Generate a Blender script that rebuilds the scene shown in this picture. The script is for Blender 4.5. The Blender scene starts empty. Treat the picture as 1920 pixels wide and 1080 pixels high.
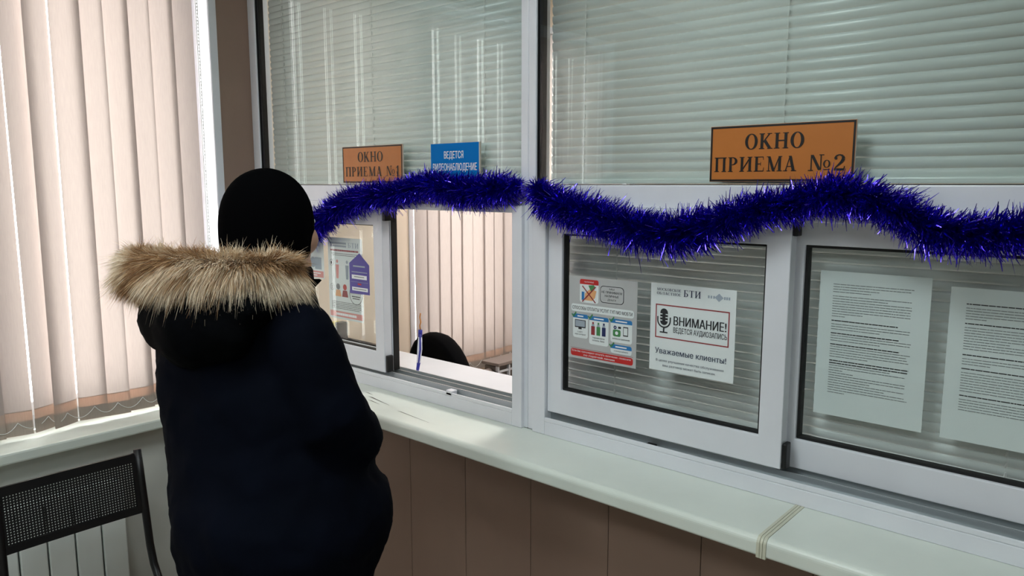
import bpy, math, random
from mathutils import Vector, Matrix, noise
from mathutils.geometry import delaunay_2d_cdt, interpolate_bezier
random.seed(7)
SC = bpy.context.scene
COL = SC.collection
PI = math.pi

# ------------------------------------------------------------------ camera, sky, exposure
cam_data = bpy.data.cameras.new('camera')
cam_data.sensor_width = 36.0
cam_data.lens = 1405.4 / 1920 * 36.0
cam_data.clip_start = 0.05
cam = bpy.data.objects.new('camera', cam_data)
cam.location = (2.70, -1.55, 1.65)
cam.rotation_euler = (math.radians(90 - 7.819), 0, math.radians(41.385))
COL.objects.link(cam)
SC.camera = cam

world = bpy.data.worlds.new('overcast_sky')
SC.world = world
world.use_nodes = True
wn = world.node_tree
bg = wn.nodes['Background']
bg.inputs['Color'].default_value = (1.0, 0.97, 0.955, 1)
bg.inputs['Strength'].default_value = 11.0

SC.view_settings.view_transform = 'Standard'
SC.view_settings.look = 'None'
SC.view_settings.gamma = 1.0
SC.view_settings.use_curve_mapping = False
SC.view_settings.exposure = 0.0
SC.cycles.transparent_max_bounces = 32
SC.cycles.max_bounces = 10
SC.cycles.diffuse_bounces = 5

LAMP_POWER = 15.0          # emission strength of the waiting room ceiling panels
OFFICE_FILL_POWER = 30.0  # emission strength of the fill panel added in the office

# ------------------------------------------------------------------ materials
def lin(c):
    return tuple(((v / 255) / 12.92 if v / 255 <= 0.04045 else ((v / 255 + 0.055) / 1.055) ** 2.4) for v in c)

def mat(name, rgb, rough=0.5, metal=0.0, var=0.0, scale=30.0, bump=0.0, bscale=200.0, spec=0.5, stretch=None):
    m = bpy.data.materials.new(name)
    m.use_nodes = True
    nt = m.node_tree
    b = nt.nodes['Principled BSDF']
    c = lin(rgb)
    b.inputs['Base Color'].default_value = (*c, 1)
    b.inputs['Roughness'].default_value = rough
    b.inputs['Metallic'].default_value = metal
    b.inputs['Specular IOR Level'].default_value = spec
    if var or bump:
        tc = nt.nodes.new('ShaderNodeTexCoord')
        mp = nt.nodes.new('ShaderNodeMapping')
        nt.links.new(tc.outputs['Object'], mp.inputs['Vector'])
        if stretch:
            mp.inputs['Scale'].default_value = stretch
    if var:
        n = nt.nodes.new('ShaderNodeTexNoise')
        n.inputs['Scale'].default_value = scale
        n.inputs['Detail'].default_value = 4
        nt.links.new(mp.outputs['Vector'], n.inputs['Vector'])
        r = nt.nodes.new('ShaderNodeValToRGB')
        r.color_ramp.elements[0].position = 0.3
        r.color_ramp.elements[1].position = 0.7
        r.color_ramp.elements[0].color = (*[max(0, v * (1 - var)) for v in c], 1)
        r.color_ramp.elements[1].color = (*[min(1, v * (1 + var)) for v in c], 1)
        nt.links.new(n.outputs['Fac'], r.inputs['Fac'])
        nt.links.new(r.outputs['Color'], b.inputs['Base Color'])
    if bump:
        n2 = nt.nodes.new('ShaderNodeTexNoise')
        n2.inputs['Scale'].default_value = bscale
        nt.links.new(mp.outputs['Vector'], n2.inputs['Vector'])
        bp = nt.nodes.new('ShaderNodeBump')
        bp.inputs['Strength'].default_value = bump
        bp.inputs['Distance'].default_value = 0.002
        nt.links.new(n2.outputs['Fac'], bp.inputs['Height'])
        nt.links.new(bp.outputs['Normal'], b.inputs['Normal'])
    return m

def glass_mat(name, tint=(0.97, 0.985, 0.98), r0=0.04):
    """clear flat glass: Schlick reflection over straight transmission"""
    m = bpy.data.materials.new(name)
    m.use_nodes = True
    nt = m.node_tree
    nt.nodes.clear()
    out = nt.nodes.new('ShaderNodeOutputMaterial')
    lw = nt.nodes.new('ShaderNodeLayerWeight')
    lw.inputs['Blend'].default_value = 0.5
    pw = nt.nodes.new('ShaderNodeMath'); pw.operation = 'POWER'; pw.inputs[1].default_value = 11.0
    nt.links.new(lw.outputs['Facing'], pw.inputs[0])
    ma = nt.nodes.new('ShaderNodeMath'); ma.operation = 'MULTIPLY_ADD'
    ma.inputs[1].default_value = 1 - r0; ma.inputs[2].default_value = r0
    nt.links.new(pw.outputs[0], ma.inputs[0])
    tr = nt.nodes.new('ShaderNodeBsdfTransparent'); tr.inputs['Color'].default_value = (*tint, 1)
    gl = nt.nodes.new('ShaderNodeBsdfGlossy'); gl.inputs['Roughness'].default_value = 0.0
    mx = nt.nodes.new('ShaderNodeMixShader')
    nt.links.new(ma.outputs[0], mx.inputs['Fac'])
    nt.links.new(tr.outputs[0], mx.inputs[1])
    nt.links.new(gl.outputs[0], mx.inputs[2])
    nt.links.new(mx.outputs[0], out.inputs['Surface'])
    return m

def fabric_translucent(name, diff, trans, mix=0.5):
    m = bpy.data.materials.new(name)
    m.use_nodes = True
    nt = m.node_tree
    nt.nodes.clear()
    out = nt.nodes.new('ShaderNodeOutputMaterial')
    d = nt.nodes.new('ShaderNodeBsdfDiffuse')
    t = nt.nodes.new('ShaderNodeBsdfTranslucent')
    tc = nt.nodes.new('ShaderNodeTexCoord')
    mp = nt.nodes.new('ShaderNodeMapping')
    mp.inputs['Scale'].default_value = (400, 400, 25)
    n = nt.nodes.new('ShaderNodeTexNoise'); n.inputs['Scale'].default_value = 1.0
    nt.links.new(tc.outputs['Object'], mp.inputs['Vector'])
    nt.links.new(mp.outputs['Vector'], n.inputs['Vector'])
    for node, c in ((d, lin(diff)), (t, lin(trans))):
        r = nt.nodes.new('ShaderNodeValToRGB')
        r.color_ramp.elements[0].color = (*[v * 0.9 for v in c], 1)
        r.color_ramp.elements[1].color = (*[min(1, v * 1.1) for v in c], 1)
        nt.links.new(n.outputs['Fac'], r.inputs['Fac'])
        nt.links.new(r.outputs['Color'], node.inputs['Color'])
    mx = nt.nodes.new('ShaderNodeMixShader'); mx.inputs['Fac'].default_value = mix
    nt.links.new(d.outputs[0], mx.inputs[1]); nt.links.new(t.outputs[0], mx.inputs[2])
    nt.links.new(mx.outputs[0], out.inputs['Surface'])
    return m

def emit(name, rgb, strength):
    m = bpy.data.materials.new(name)
    m.use_nodes = True
    nt = m.node_tree
    b = nt.nodes['Principled BSDF']
    b.inputs['Base Color'].default_value = (0.8, 0.8, 0.8, 1)
    b.inputs['Emission Color'].default_value = (*rgb, 1)
    b.inputs['Emission Strength'].default_value = strength
    return m

def attr_mat(name, rough=0.6, spec=0.3):
    m = bpy.data.materials.new(name)
    m.use_nodes = True
    nt = m.node_tree
    b = nt.nodes['Principled BSDF']
    a = nt.nodes.new('ShaderNodeAttribute'); a.attribute_name = 'hue'
    nt.links.new(a.outputs['Color'], b.inputs['Base Color'])
    b.inputs['Roughness'].default_value = rough
    b.inputs['Specular IOR Level'].default_value = spec
    return m

def wave_mat(name, rgb, rough, scale, strength):
    m = mat(name, rgb, rough, spec=0.02)
    nt = m.node_tree
    b = nt.nodes['Principled BSDF']
    tc = nt.nodes.new('ShaderNodeTexCoord')
    w = nt.nodes.new('ShaderNodeTexWave'); w.inputs['Scale'].default_value = scale; w.bands_direction = 'Z'
    w.inputs['Distortion'].default_value = 1.5
    nt.links.new(tc.outputs['Object'], w.inputs['Vector'])
    bp = nt.nodes.new('ShaderNodeBump'); bp.inputs['Strength'].default_value = strength; bp.inputs['Distance'].default_value = 0.003
    nt.links.new(w.outputs['Fac'], bp.inputs['Height'])
    nt.links.new(bp.outputs['Normal'], b.inputs['Normal'])
    return m

M = dict(
    pvc=mat('white_pvc', (224, 226, 232), 0.32, var=0.03, scale=8),
    ledge=mat('white_laminate', (222, 229, 220), 0.3, var=0.04, scale=6),
    joint=mat('joint_strip_plastic', (205, 205, 185), 0.4),
    gasket=mat('black_rubber', (12, 12, 13), 0.6),
    alu=mat('track_aluminium', (180, 186, 188), 0.3, 0.7),
    glass=glass_mat('clear_glass', r0=0.045),
    panel=mat('beige_wall_panel', (146, 122, 108), 0.5, var=0.05, scale=5, bump=0.15, bscale=350, stretch=(1, 1, 0.2)),
    groove=mat('panel_groove', (60, 45, 38), 0.7),
    paint=mat('light_wall_paint', (205, 207, 200), 0.7, var=0.03, scale=4, bump=0.1),
    office_paint=mat('cream_office_paint', (240, 222, 202), 0.7, var=0.03, scale=4),
    ceiling=mat('white_ceiling', (230, 230, 226), 0.8),
    floor=mat('floor_tiles', (164, 154, 142), 0.4, var=0.08, scale=10),
    vane=fabric_translucent('blind_fabric', (212, 200, 194), (124, 114, 109), 0.52),
    pocket=fabric_translucent('blind_hem_fabric', (232, 216, 202), (118, 84, 66), 0.5),
    weight=mat('vane_weight_plate', (150, 142, 132), 0.6),
    slat=mat('venetian_slat_paint', (236, 240, 238), 0.22, var=0.02, scale=3),
    cord=mat('white_cord', (240, 240, 238), 0.6),
    black_plastic=mat('black_plastic', (14, 14, 16), 0.45),
    chair_black=mat('black_powder_coat', (13, 13, 15), 0.4),
    radiator=mat('radiator_enamel', (226, 232, 228), 0.3),
    jacket=mat('navy_jacket_nylon', (5, 8, 18), 0.85, var=0.25, scale=7, bump=0.2, bscale=60, spec=0.05),
    hood=mat('black_hood_nylon', (3, 4, 6), 0.75, var=0.25, scale=7, bump=0.2, bscale=60, spec=0.04),
    trousers=mat('black_trousers', (7, 7, 9), 0.85, spec=0.1),
    hat=wave_mat('black_knit', (4, 4, 5), 0.95, 260, 0.12),
    skin=mat('skin', (186, 142, 118), 0.5, var=0.06, scale=20),
    boot=mat('black_boot_leather', (12, 11, 11), 0.4),
    fur=attr_mat('hood_fur', 0.55, 0.3),
    tinsel=mat('blue_tinsel_foil', (76, 52, 218), 0.17, 0.95),
    tape=glass_mat('clear_tape', (0.9, 0.9, 0.9), 0.08),
    brass=mat('sign_amber_plastic', (190, 116, 54), 0.3, var=0.03, scale=20),
    sign_edge=mat('sign_pale_edge', (205, 195, 180), 0.35),
    sign_ink=mat('sign_black_ink', (18, 14, 13), 0.4),
    sign_blue=mat('sign_blue_plastic', (14, 116, 192), 0.6, spec=0.05),
    white_ink=mat('white_ink', (238, 242, 245), 0.5),
    paper=mat('white_paper', (226, 233, 233), 0.75, var=0.015, scale=12),
    grey_paper=mat('flyer_grey_paper', (186, 188, 188), 0.45, var=0.03, scale=12),
    text_grey=mat('printed_grey_text', (124, 128, 130), 0.7),
    text_dark=mat('printed_dark_text', (38, 40, 44), 0.7),
    text_navy=mat('printed_navy_text', (52, 62, 84), 0.7),
    text_faint=mat('printed_faint_mark', (160, 172, 184), 0.7),
    red=mat('printed_red', (196, 44, 42), 0.5),
    dark_red=mat('printed_dark_red', (150, 52, 58), 0.6),
    pink=mat('printed_pink', (222, 150, 146), 0.6),
    print_blue=mat('printed_blue', (44, 122, 184), 0.5),
    print_navy=mat('printed_navy', (36, 48, 96), 0.5),
    print_green=mat('printed_green', (74, 138, 84), 0.5),
    orange=mat('printed_orange', (228, 170, 118), 0.5),
    sticker=mat('violet_sticker', (66, 58, 150), 0.35),
    yellow=mat('folder_yellow', (206, 190, 96), 0.5),
    folder=mat('folder_dark_grey', (70, 70, 68), 0.5),
    pen_white=mat('pen_white_plastic', (226, 230, 240), 0.3),
    pen_blue=mat('pen_blue_plastic', (42, 44, 150), 0.3),
    pen_gold=mat('cord_orange', (214, 140, 60), 0.4, 0.3),
    chair_fabric=mat('black_upholstery', (8, 8, 10), 0.9, spec=0.1),
    pipe=mat('pipe_grey', (150, 138, 132), 0.45),
    lamp=emit('lamp_panel', (0.90, 1.0, 1.02), LAMP_POWER),
    office_fill=emit('office_fill_panel', (1.0, 0.96, 0.92), OFFICE_FILL_POWER),
)

tb = M['tinsel'].node_tree.nodes['Principled BSDF']
tb.inputs['Coat Weight'].default_value = 0.6
tb.inputs['Coat Roughness'].default_value = 0.05

# ------------------------------------------------------------------ mesh building
class MB:
    def __init__(self):
        self.v = []; self.f = []; self.c = []
    def quad(self, a, b, c, d):
        n = len(self.v); self.v += [a, b, c, d]; self.f.append((n, n + 1, n + 2, n + 3)); return self
    def box(self, x0, x1, y0, y1, z0, z1):
        n = len(self.v)
        self.v += [(x, y, z) for z in (z0, z1) for y in (y0, y1) for x in (x0, x1)]
        for q in ((0, 2, 3, 1), (4, 5, 7, 6), (0, 1, 5, 4), (1, 3, 7, 5), (3, 2, 6, 7), (2, 0, 4, 6)):
            self.f.append(tuple(n + i for i in q))
        return self
    def ringframe(self, x0, x1, z0, z1, wl, wr, wb, wt, y0, y1):
        """rectangular picture-frame prism in the xz plane"""
        o = [(x0, z0), (x1, z0), (x1, z1), (x0, z1)]
        i = [(x0 + wl, z0 + wb), (x1 - wr, z0 + wb), (x1 - wr, z1 - wt), (x0 + wl, z1 - wt)]
        n = len(self.v)
        for y in (y0, y1):
            self.v += [(x, y, z) for x, z in o] + [(x, y, z) for x, z in i]
        for k in range(4):
            j = (k + 1) % 4
            self.f += [(n + k, n + j, n + 4 + j, n + 4 + k), (n + 8 + j, n + 8 + k, n + 12 + k, n + 12 + j),
                       (n + j, n + k, n + 8 + k, n + 8 + j), (n + 4 + k, n + 4 + j, n + 12 + j, n + 12 + k)]
        return self
    def rings(self, rings, cap=True):
        n = len(self.v); k = len(rings[0])
        for r in rings: self.v += [tuple(p) for p in r]
        for a in range(len(rings) - 1):
            for b in range(k):
                c = (b + 1) % k
                self.f.append((n + a * k + b, n + a * k + c, n + (a + 1) * k + c, n + (a + 1) * k + b))
        if cap:
            self.f.append(tuple(n + b for b in range(k))[::-1])
            self.f.append(tuple(n + (len(rings) - 1) * k + b for b in range(k)))
        return self
    def tube(self, pts, rad, seg=10, cap=True):
        pts = [Vector(p) for p in pts]
        if not hasattr(rad, '__len__'): rad = [rad] * len(pts)
        rs = []
        prev = None
        for i, p in enumerate(pts):
            t = (pts[min(i + 1, len(pts) - 1)] - pts[max(i - 1, 0)]).normalized()
            if prev is None:
                u = t.orthogonal().normalized()
            else:
                u = (prev - t * prev.dot(t)).normalized()
            prev = u
            w = t.cross(u)
            rs.append([p + (u * math.cos(2 * PI * k / seg) + w * math.sin(2 * PI * k / seg)) * rad[i] for k in range(seg)])
        return self.rings(rs, cap)
    def ellipsoid(self, c, r, axes=None, nu=20, nv=12):
        c = Vector(c)
        ax = [Vector(a) for a in (axes or ((1, 0, 0), (0, 1, 0), (0, 0, 1)))]
        rs = []
        for i in range(nv + 1):
            t = -PI / 2 + PI * (0.02 + 0.96 * i / nv)
            rs.append([c + ax[0] * (r[0] * math.cos(t) * math.cos(2 * PI * k / nu)) + ax[1] * (r[1] * math.cos(t) * math.sin(2 * PI * k / nu)) + ax[2] * (r[2] * math.sin(t)) for k in range(nu)])
        return self.rings(rs)
    def build(self, name, m, parent=None, origin=None, bevel=0.0, smooth=False):
        o0 = Vector(origin) if origin is not None else (ORI.get(parent.name, Vector((0, 0, 0))) if parent else Vector((0, 0, 0)))
        me = bpy.data.meshes.new(name)
        me.from_pydata([tuple(Vector(p) - o0) for p in self.v], [], self.f)
        me.materials.append(m)
        if smooth:
            me.polygons.foreach_set('use_smooth', [True] * len(me.polygons))
        if self.c:
            a = me.color_attributes.new('hue', 'FLOAT_COLOR', 'POINT')
            flat = []
            for c in self.c: flat += [c[0], c[1], c[2], 1]
            a.data.foreach_set('color', flat)
        me.update()
        o = bpy.data.objects.new(name, me)
        COL.objects.link(o)
        if parent:
            o.parent = parent
            o.location = o0 - ORI[parent.name]
        else:
            o.location = o0
        ORI[o.name] = o0
        if bevel:
            b = o.modifiers.new('edge', 'BEVEL'); b.width = bevel; b.segments = 2; b.limit_method = 'ANGLE'
        return o
ORI = {}

def empty(name, loc, label=None, cat=None, group=None, kind=None, parent=None):
    o = bpy.data.objects.new(name, None)
    COL.objects.link(o)
    o.empty_display_size = 0.05
    if parent:
        o.parent = parent; o.location = Vector(loc) - ORI[parent.name]
    else:
        o.location = loc
    ORI[o.name] = Vector(loc)
    return tag(o, label, cat, group, kind)

def tag(o, label=None, cat=None, group=None, kind=None):
    if label: o['label'] = label
    if cat: o['category'] = cat
    if group: o['group'] = group
    if kind: o['kind'] = kind
    return o

def struct(name, mb, m, label=None, bevel=0.0):
    return tag(mb.build(name, m, bevel=bevel), label, None, None, 'structure')

# ------------------------------------------------------------------ room shell
RX, RY, OY, CH = 4.7, -5.2, 3.2, 2.75
struct('floor', MB().box(-0.3, RX, RY, OY, -0.08, 0), M['floor'])
struct('ceiling', MB().box(-0.3, RX + 0.2, RY - 0.2, OY + 0.2, CH, CH + 0.1), M['ceiling'])
WY0, WY1, WZ0, WZ1 = -2.42, -0.15, 0.832, 2.52         # waiting room window opening
OY0, OY1, OZ0, OZ1 = 0.80, 2.75, 0.76, 2.52            # office window opening
wl = MB()
wl.box(-0.32, 0, RY, WY0, 0, CH).box(-0.32, 0, WY1, 0.06, 0, CH)
wl.box(-0.32, 0, WY0, WY1, WZ1, CH)
struct('wall_left', wl, M['panel'])
struct('wall_left_lower', MB().box(-0.32, 0, WY0, WY1, 0, WZ0 - 0.04), M['paint'])
wo = MB()
wo.box(-0.32, 0, 0.06, OY0, 0, CH).box(-0.32, 0, OY1, OY, 0, CH)
wo.box(-0.32, 0, OY0, OY1, OZ1, CH).box(-0.32, 0, OY0, OY1, 0, OZ0)
struct('wall_office', wo, M['office_paint'])
struct('wall_back', MB().box(-0.32, RX + 0.2, RY - 0.2, RY, 0, CH), M['paint'])
struct('wall_right', MB().box(RX, RX + 0.2, RY, OY, 0, CH), M['paint'])
struct('wall_office_back', MB().box(-0.32, RX + 0.2, OY, OY + 0.2, 0, CH), M['office_paint'])
# partition: grooved panels below, plain above and to the right
FX1 = 2.90
pan = MB()
xs = [0.0, 0.105, 0.365, 0.627, 0.889, 1.144, 1.405, 1.668, 1.93, 2.19, 2.45, 2.71, 2.97, 3.23, 3.49, 3.75, 4.01, 4.27, 4.53, RX]
for a, b in zip(xs[:-1], xs[1:]):
    pan.box(a + 0.0012, b - 0.0012, 0.0, 0.012, 0.0, 0.936)
struct('wall_partition', pan, M['panel'])
core = MB().box(0, RX, 0.011, 0.10, 0.0, 0.934)
core.box(FX1, RX, 0.0, 0.10, 0.934, CH).box(0, FX1, 0.0, 0.10, 2.60, CH)
struct('wall_partition_core', core, M['groove'])

# ------------------------------------------------------------------ exterior windows (frames, glass, reveals)
def exterior_window(name, y0, y1, z0, z1, n, label):
    w = empty(name, (-0.2, (y0 + y1) / 2, z0), label, None, None, 'structure')
    xa, xb = -0.20, -0.13
    f = MB()
    f.box(xa, xb, y0, y0 + 0.05, z0, z1).box(xa, xb, y1 - 0.05, y1, z0, z1)
    f.box(xa, xb, y0, y1, z0, z0 + 0.05).box(xa, xb, y0, y1, z1 - 0.05, z1)
    step = (y1 - y0) / n
    for k in range(1, n):
        f.box(xa, xb, y0 + k * step - 0.03, y0 + k * step + 0.03, z0, z1)
    f.build('frame', M['pvc'], w, bevel=0.004)
    for k in range(n):
        a, b = y0 + k * step + 0.03, y0 + (k + 1) * step - 0.03
        s = MB()
        s.box(-0.185, -0.115, a, a + 0.05, z0 + 0.05, z1 - 0.05).box(-0.185, -0.115, b - 0.05, b, z0 + 0.05, z1 - 0.05)
        s.box(-0.185, -0.115, a, b, z0 + 0.05, z0 + 0.10).box(-0.185, -0.115, a, b, z1 - 0.10, z1 - 0.05)
        so = s.build('casement', M['pvc'], w, bevel=0.004)
        MB().box(-0.158, -0.154, a + 0.05, b - 0.05, z0 + 0.1, z1 - 0.1).build('glass', M['glass'], so)
    r = MB()
    r.box(-0.13, 0.003, y0, y0 + 0.006, z0, z1).box(-0.13, 0.003, y1 - 0.006, y1, z0, z1).box(-0.13, 0.003, y0, y1, z1 - 0.006, z1)
    r.box(0.0, 0.005, y0 - 0.022, y0 + 0.006, z0, z1 + 0.02).box(0.0, 0.005, y1 - 0.006, y1 + 0.022, z0, z1 + 0.02)
    r.build('reveal', M['pvc'], w)
    return w
win1 = exterior_window('window_1', WY0, WY1, WZ0, WZ1, 3, 'wide white framed waiting room window behind the vertical blind')
MB().box(-0.13, 0.075, WY0 - 0.08, WY1 + 0.14, WZ0 - 0.037, WZ0).build('window_sill', M['ledge'], win1, bevel=0.007)
win2 = exterior_window('window_2', OY0, OY1, OZ0, OZ1, 3, 'white framed office window seen through the open reception hatch')

# ------------------------------------------------------------------ vertical blinds
def vertical_blind(name, x, y0, y1, z0, z1, label, turn, pitch=0.077, width=0.089, special=None):
    b = empty(name, (x, (y0 + y1) / 2, z1), label, 'blind')
    MB().box(x - 0.02, x + 0.02, y0, y1, z1, z1 + 0.03).build('head_rail', M['pvc'], b, bevel=0.003)
    n = int(round((y1 - y0) / pitch))
    rnd = random.Random(len(name))
    centres = []
    for k in range(n):
        yc = y1 - 0.045 - k * pitch + (0.004 if k % 2 else -0.002) + rnd.uniform(-0.002, 0.002)
        a = math.radians(turn + rnd.uniform(-6, 6))
        if special and k in special: a = math.radians(special[k])
        dx, dy = math.sin(a) * width / 2, math.cos(a) * width / 2
        sway = rnd.uniform(-0.006, 0.006)
        def strip(za, zb, off=0.0, wf=1.0):
            mb = MB(); rows = 8
            for t in (0, 1):
                for i in range(rows + 1):
                    z = za + (zb - za) * i / rows
                    s = sway * (z1 - z) / (z1 - z0)
                    for j in range(5):
                        q = (j / 2 - 1) * wf
                        bow = 0.003 * (1 - (j / 2 - 1) ** 2) + off
                        mb.v.append((x + dx * q + bow + t * 0.0007, yc + dy * q + s, z))
            m_ = (rows + 1) * 5
            for i in range(rows):
                for j in range(4):
                    q = i * 5 + j
                    mb.f.append((q, q + 1, q + 6, q + 5))
            return mb, mb
        mb = MB(); rows = 8
        def one(za, zb, off):
            g = MB()
            for i in range(rows + 1):
                z = za + (zb - za) * i / rows
                s = sway * (z1 - z) / (z1 - z0)
                for j in range(5):
                    q = j / 2 - 1
                    g.v.append((x + dx * q + 0.003 * (1 - q * q) + off, yc + dy * q + s, z))
            for i in range(rows):
                for j in range(4):
                    q = i * 5 + j
                    g.f.append((q, q + 1, q + 6, q + 5))
            return g
        zb = z0 + rnd.uniform(-0.004, 0.004)
        v = one(zb + 0.078, z1, 0.0).build('vane', M['vane'], b, smooth=True)
        one(zb, zb + 0.08, 0.001).build('hem_pocket', M['pocket'], v, smooth=True)
        wb = one(zb + 0.002, zb + 0.048, 0.0).build('weight', M['weight'], v, smooth=True)
        sol = wb.modifiers.new('thick', 'SOLIDIFY'); sol.thickness = 0.0015
        centres.append((x + 0.012, yc + sway, zb + 0.045))
    ch = MB()
    for p, q in zip(centres[:-1], centres[1:]):
        pts = []
        for i in range(9):
            t = i / 8
            pts.append((p[0], p[1] + (q[1] - p[1]) * t, p[2] + (q[2] - p[2]) * t - 0.03 * 4 * t * (1 - t) * 0.9))
        ch.tube(pts, 0.0009, 5)
    ch.build('bead_chain', M['cord'], b)
    return b
blind1 = vertical_blind('vertical_blind', -0.045, WY0 + 0.03, -0.193, 0.849, 2.47,
                        'pale pink vertical fabric blind over the waiting room window beside the man', 8, special={6: -24, 7: -24})
pull = MB()
for k, yy in enumerate((-0.186, -0.179)):
    pull.tube([(-0.03, yy, 2.47), (-0.03, yy - 0.002, 1.7), (-0.03, yy, 1.15)], 0.0016, 6)
for k in range(110):
    pull.ellipsoid((-0.03, -0.1825, 1.15 + k * 0.012), (0.0026, 0.0026, 0.0026), nu=6, nv=4)
pull.build('pull_chain', M['cord'], blind1)
blind2 = vertical_blind('vertical_blind', 0.035, 0.78, 2.72, 0.70, 2.47,
                        'pale vertical fabric blind across the office window beyond the open hatch', 2, special={1: -24, 2: -20, 9: -20})

# ------------------------------------------------------------------ reception hatch windows in the partition
ZT0, ZT1 = 1.575, 1.650          # transom
ZB = 0.975                       # ledge level
ZTOP = 2.60
def reception_unit(name, x0, x1, label, lw, rw):
    w = empty(name, ((x0 + x1) / 2, 0.03, ZB), label, None, None, 'structure')
    return w
U1 = reception_unit('window_3', 0, 1.392, 'white reception window with the left hatch slid open', 0, 0)
fr = MB()
fr.box(0.0, 0.046, 0.0, 0.06, ZB, ZTOP)                # left jamb
fr.box(1.366, 1.392, 0.0, 0.06, ZB, ZTOP)              # right jamb
fr.box(0.046, 1.366, 0.0, 0.06, ZTOP - 0.05, ZTOP)
fr.box(0.046, 1.366, 0.0, 0.06, ZT0 + 0.02, ZT1)
fr.build('frame', M['pvc'], U1, bevel=0.003)
def gasket(mb, x0, x1, z0, z1, w, y0, y1):
    return mb.ringframe(x0, x1, z0, z1, w, w, w, w, y0, y1)
gasket(MB(), 0.046, 1.366, ZT1, ZTOP - 0.05, 0.002, 0.006, 0.03).build('gasket', M['gasket'], U1)
MB().box(0.046, 0.062, 0.012, 0.03, ZT1, ZTOP - 0.05).build('gasket', M['gasket'], U1)
MB().box(0.046, 1.366, 0.010, 0.014, ZT1, ZTOP - 0.05).box(0.046, 1.366, 0.026, 0.030, ZT1, ZTOP - 0.05).build('glass', M['glass'], U1)
def subframe(w, x0, x1, lw, rw):
    s = MB()
    s.box(x0, x0 + lw, -0.012, 0.09, ZB, ZT0 + 0.02)
    s.box(x1 - rw, x1, -0.012, 0.09, ZB, ZT0 + 0.02)
    s.box(x0 + lw, x1 - rw, -0.012, 0.09, ZT0, ZT0 + 0.02)      # head
    s.box(x0 + lw, x1 - rw, -0.012, 0.09, ZB, 1.012)           # sill block
    s.box(x0 + lw, x1 - rw, -0.012, -0.006, 1.012, 1.024)      # front lip
    o = s.build('hatch_frame', M['pvc'], w, bevel=0.002)
    t = MB()
    for y in (0.016, 0.052, 0.082):
        t.box(x0 + lw, x1 - rw, y, y + 0.004, 1.012, 1.032)
    t.box(x0 + lw, x1 - rw, -0.006, 0.088, 1.012, 1.0145)
    t.build('track', M['alu'], o)
    return o
sf1 = subframe(U1, 0.046, 1.380, 0.03, 0.036)
MB().box(1.075, 1.10, -0.012, 0.012, 1.0145, 1.030).build('track_stop', M['pvc'], sf1, bevel=0.002)
def sash(w, x0, x1, z0, z1, y0, y1, lw, rw, bw, tw, gx=0.010):
    s = MB().ringframe(x0, x1, z0, z1, lw, rw, bw, tw, y0, y1)
    so = s.build('sash', M['pvc'], w, bevel=0.002)
    gasket(MB(), x0 + lw, x1 - rw, z0 + bw, z1 - tw, gx, y0 + 0.008, y1 - 0.006).build('gasket', M['gasket'], so)
    ym = (y0 + y1) / 2
    MB().box(x0 + lw + 0.002, x1 - rw - 0.002, ym - 0.002, ym + 0.002, z0 + bw + 0.002, z1 - tw - 0.002).build('glass', M['glass'], so)
    return so
s1 = sash(U1, 0.080, 0.772, 1.030, ZT0, -0.002, 0.030, 0.045, 0.045, 0.067, 0.055, 0.003)
MB().box(0.7725, 0.784, 0.001, 0.026, 1.032, 1.088).build('latch', M['black_plastic'], s1, bevel=0.003)
MB().box(0.7725, 0.786, 0.001, 0.026, 1.535, ZT0).build('end_cap', M['black_plastic'], s1, bevel=0.002)
s1b = sash(U1, 0.100, 0.7705, 1.030, ZT0, 0.034, 0.062, 0.045, 0.045, 0.067, 0.055, 0.006)
MB().box(0.771, 0.774, 0.037, 0.060, 1.032, ZT0).build('brush_seal', M['gasket'], s1b)

U2 = reception_unit('window_4', 1.392, FX1, 'white reception window with both sliding hatches closed', 0, 0)
fr = MB()
fr.box(1.3925, 1.418, 0.0, 0.06, ZB, ZTOP)
fr.box(FX1 - 0.05, FX1, 0.0, 0.06, ZB, ZTOP)
fr.box(1.418, FX1 - 0.05, 0.0, 0.06, ZTOP - 0.05, ZTOP)
fr.box(1.418, FX1 - 0.05, 0.0, 0.06, ZT0 + 0.02, ZT1)
fr.build('frame', M['pvc'], U2, bevel=0.003)
gasket(MB(), 1.418, FX1 - 0.05, ZT1, ZTOP - 0.05, 0.002, 0.006, 0.03).build('gasket', M['gasket'], U2)
MB().box(1.418, 1.430, 0.012, 0.03, ZT1, ZTOP - 0.05).build('gasket', M['gasket'], U2)
MB().box(1.418, FX1 - 0.05, 0.010, 0.014, ZT1, ZTOP - 0.05).box(1.418, FX1 - 0.05, 0.026, 0.030, ZT1, ZTOP - 0.05).build('glass', M['glass'], U2)
sf2 = subframe(U2, 1.418, FX1 - 0.01, 0.044, 0.044)
MB().box(1.775, 1.80, -0.006, 0.010, 1.0145, 1.022).build('track_stop', M['black_plastic'], sf2, bevel=0.002)
s2 = sash(U2, 1.464, 2.108, 1.040, ZT0, -0.002, 0.030, 0.046, 0.052, 0.066, 0.050, 0.005)
MB().box(2.1085, 2.119, 0.001, 0.027, 1.040, 1.098).build('latch', M['black_plastic'], s2, bevel=0.003)
MB().box(2.1085, 2.119, 0.001, 0.027, 1.545, ZT0).build('end_cap', M['black_plastic'], s2, bevel=0.002)
s3 = sash(U2, 2.080, 2.840, 1.034, ZT0, 0.044, 0.076, 0.040, 0.050, 0.066, 0.050, 0.006)

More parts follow.
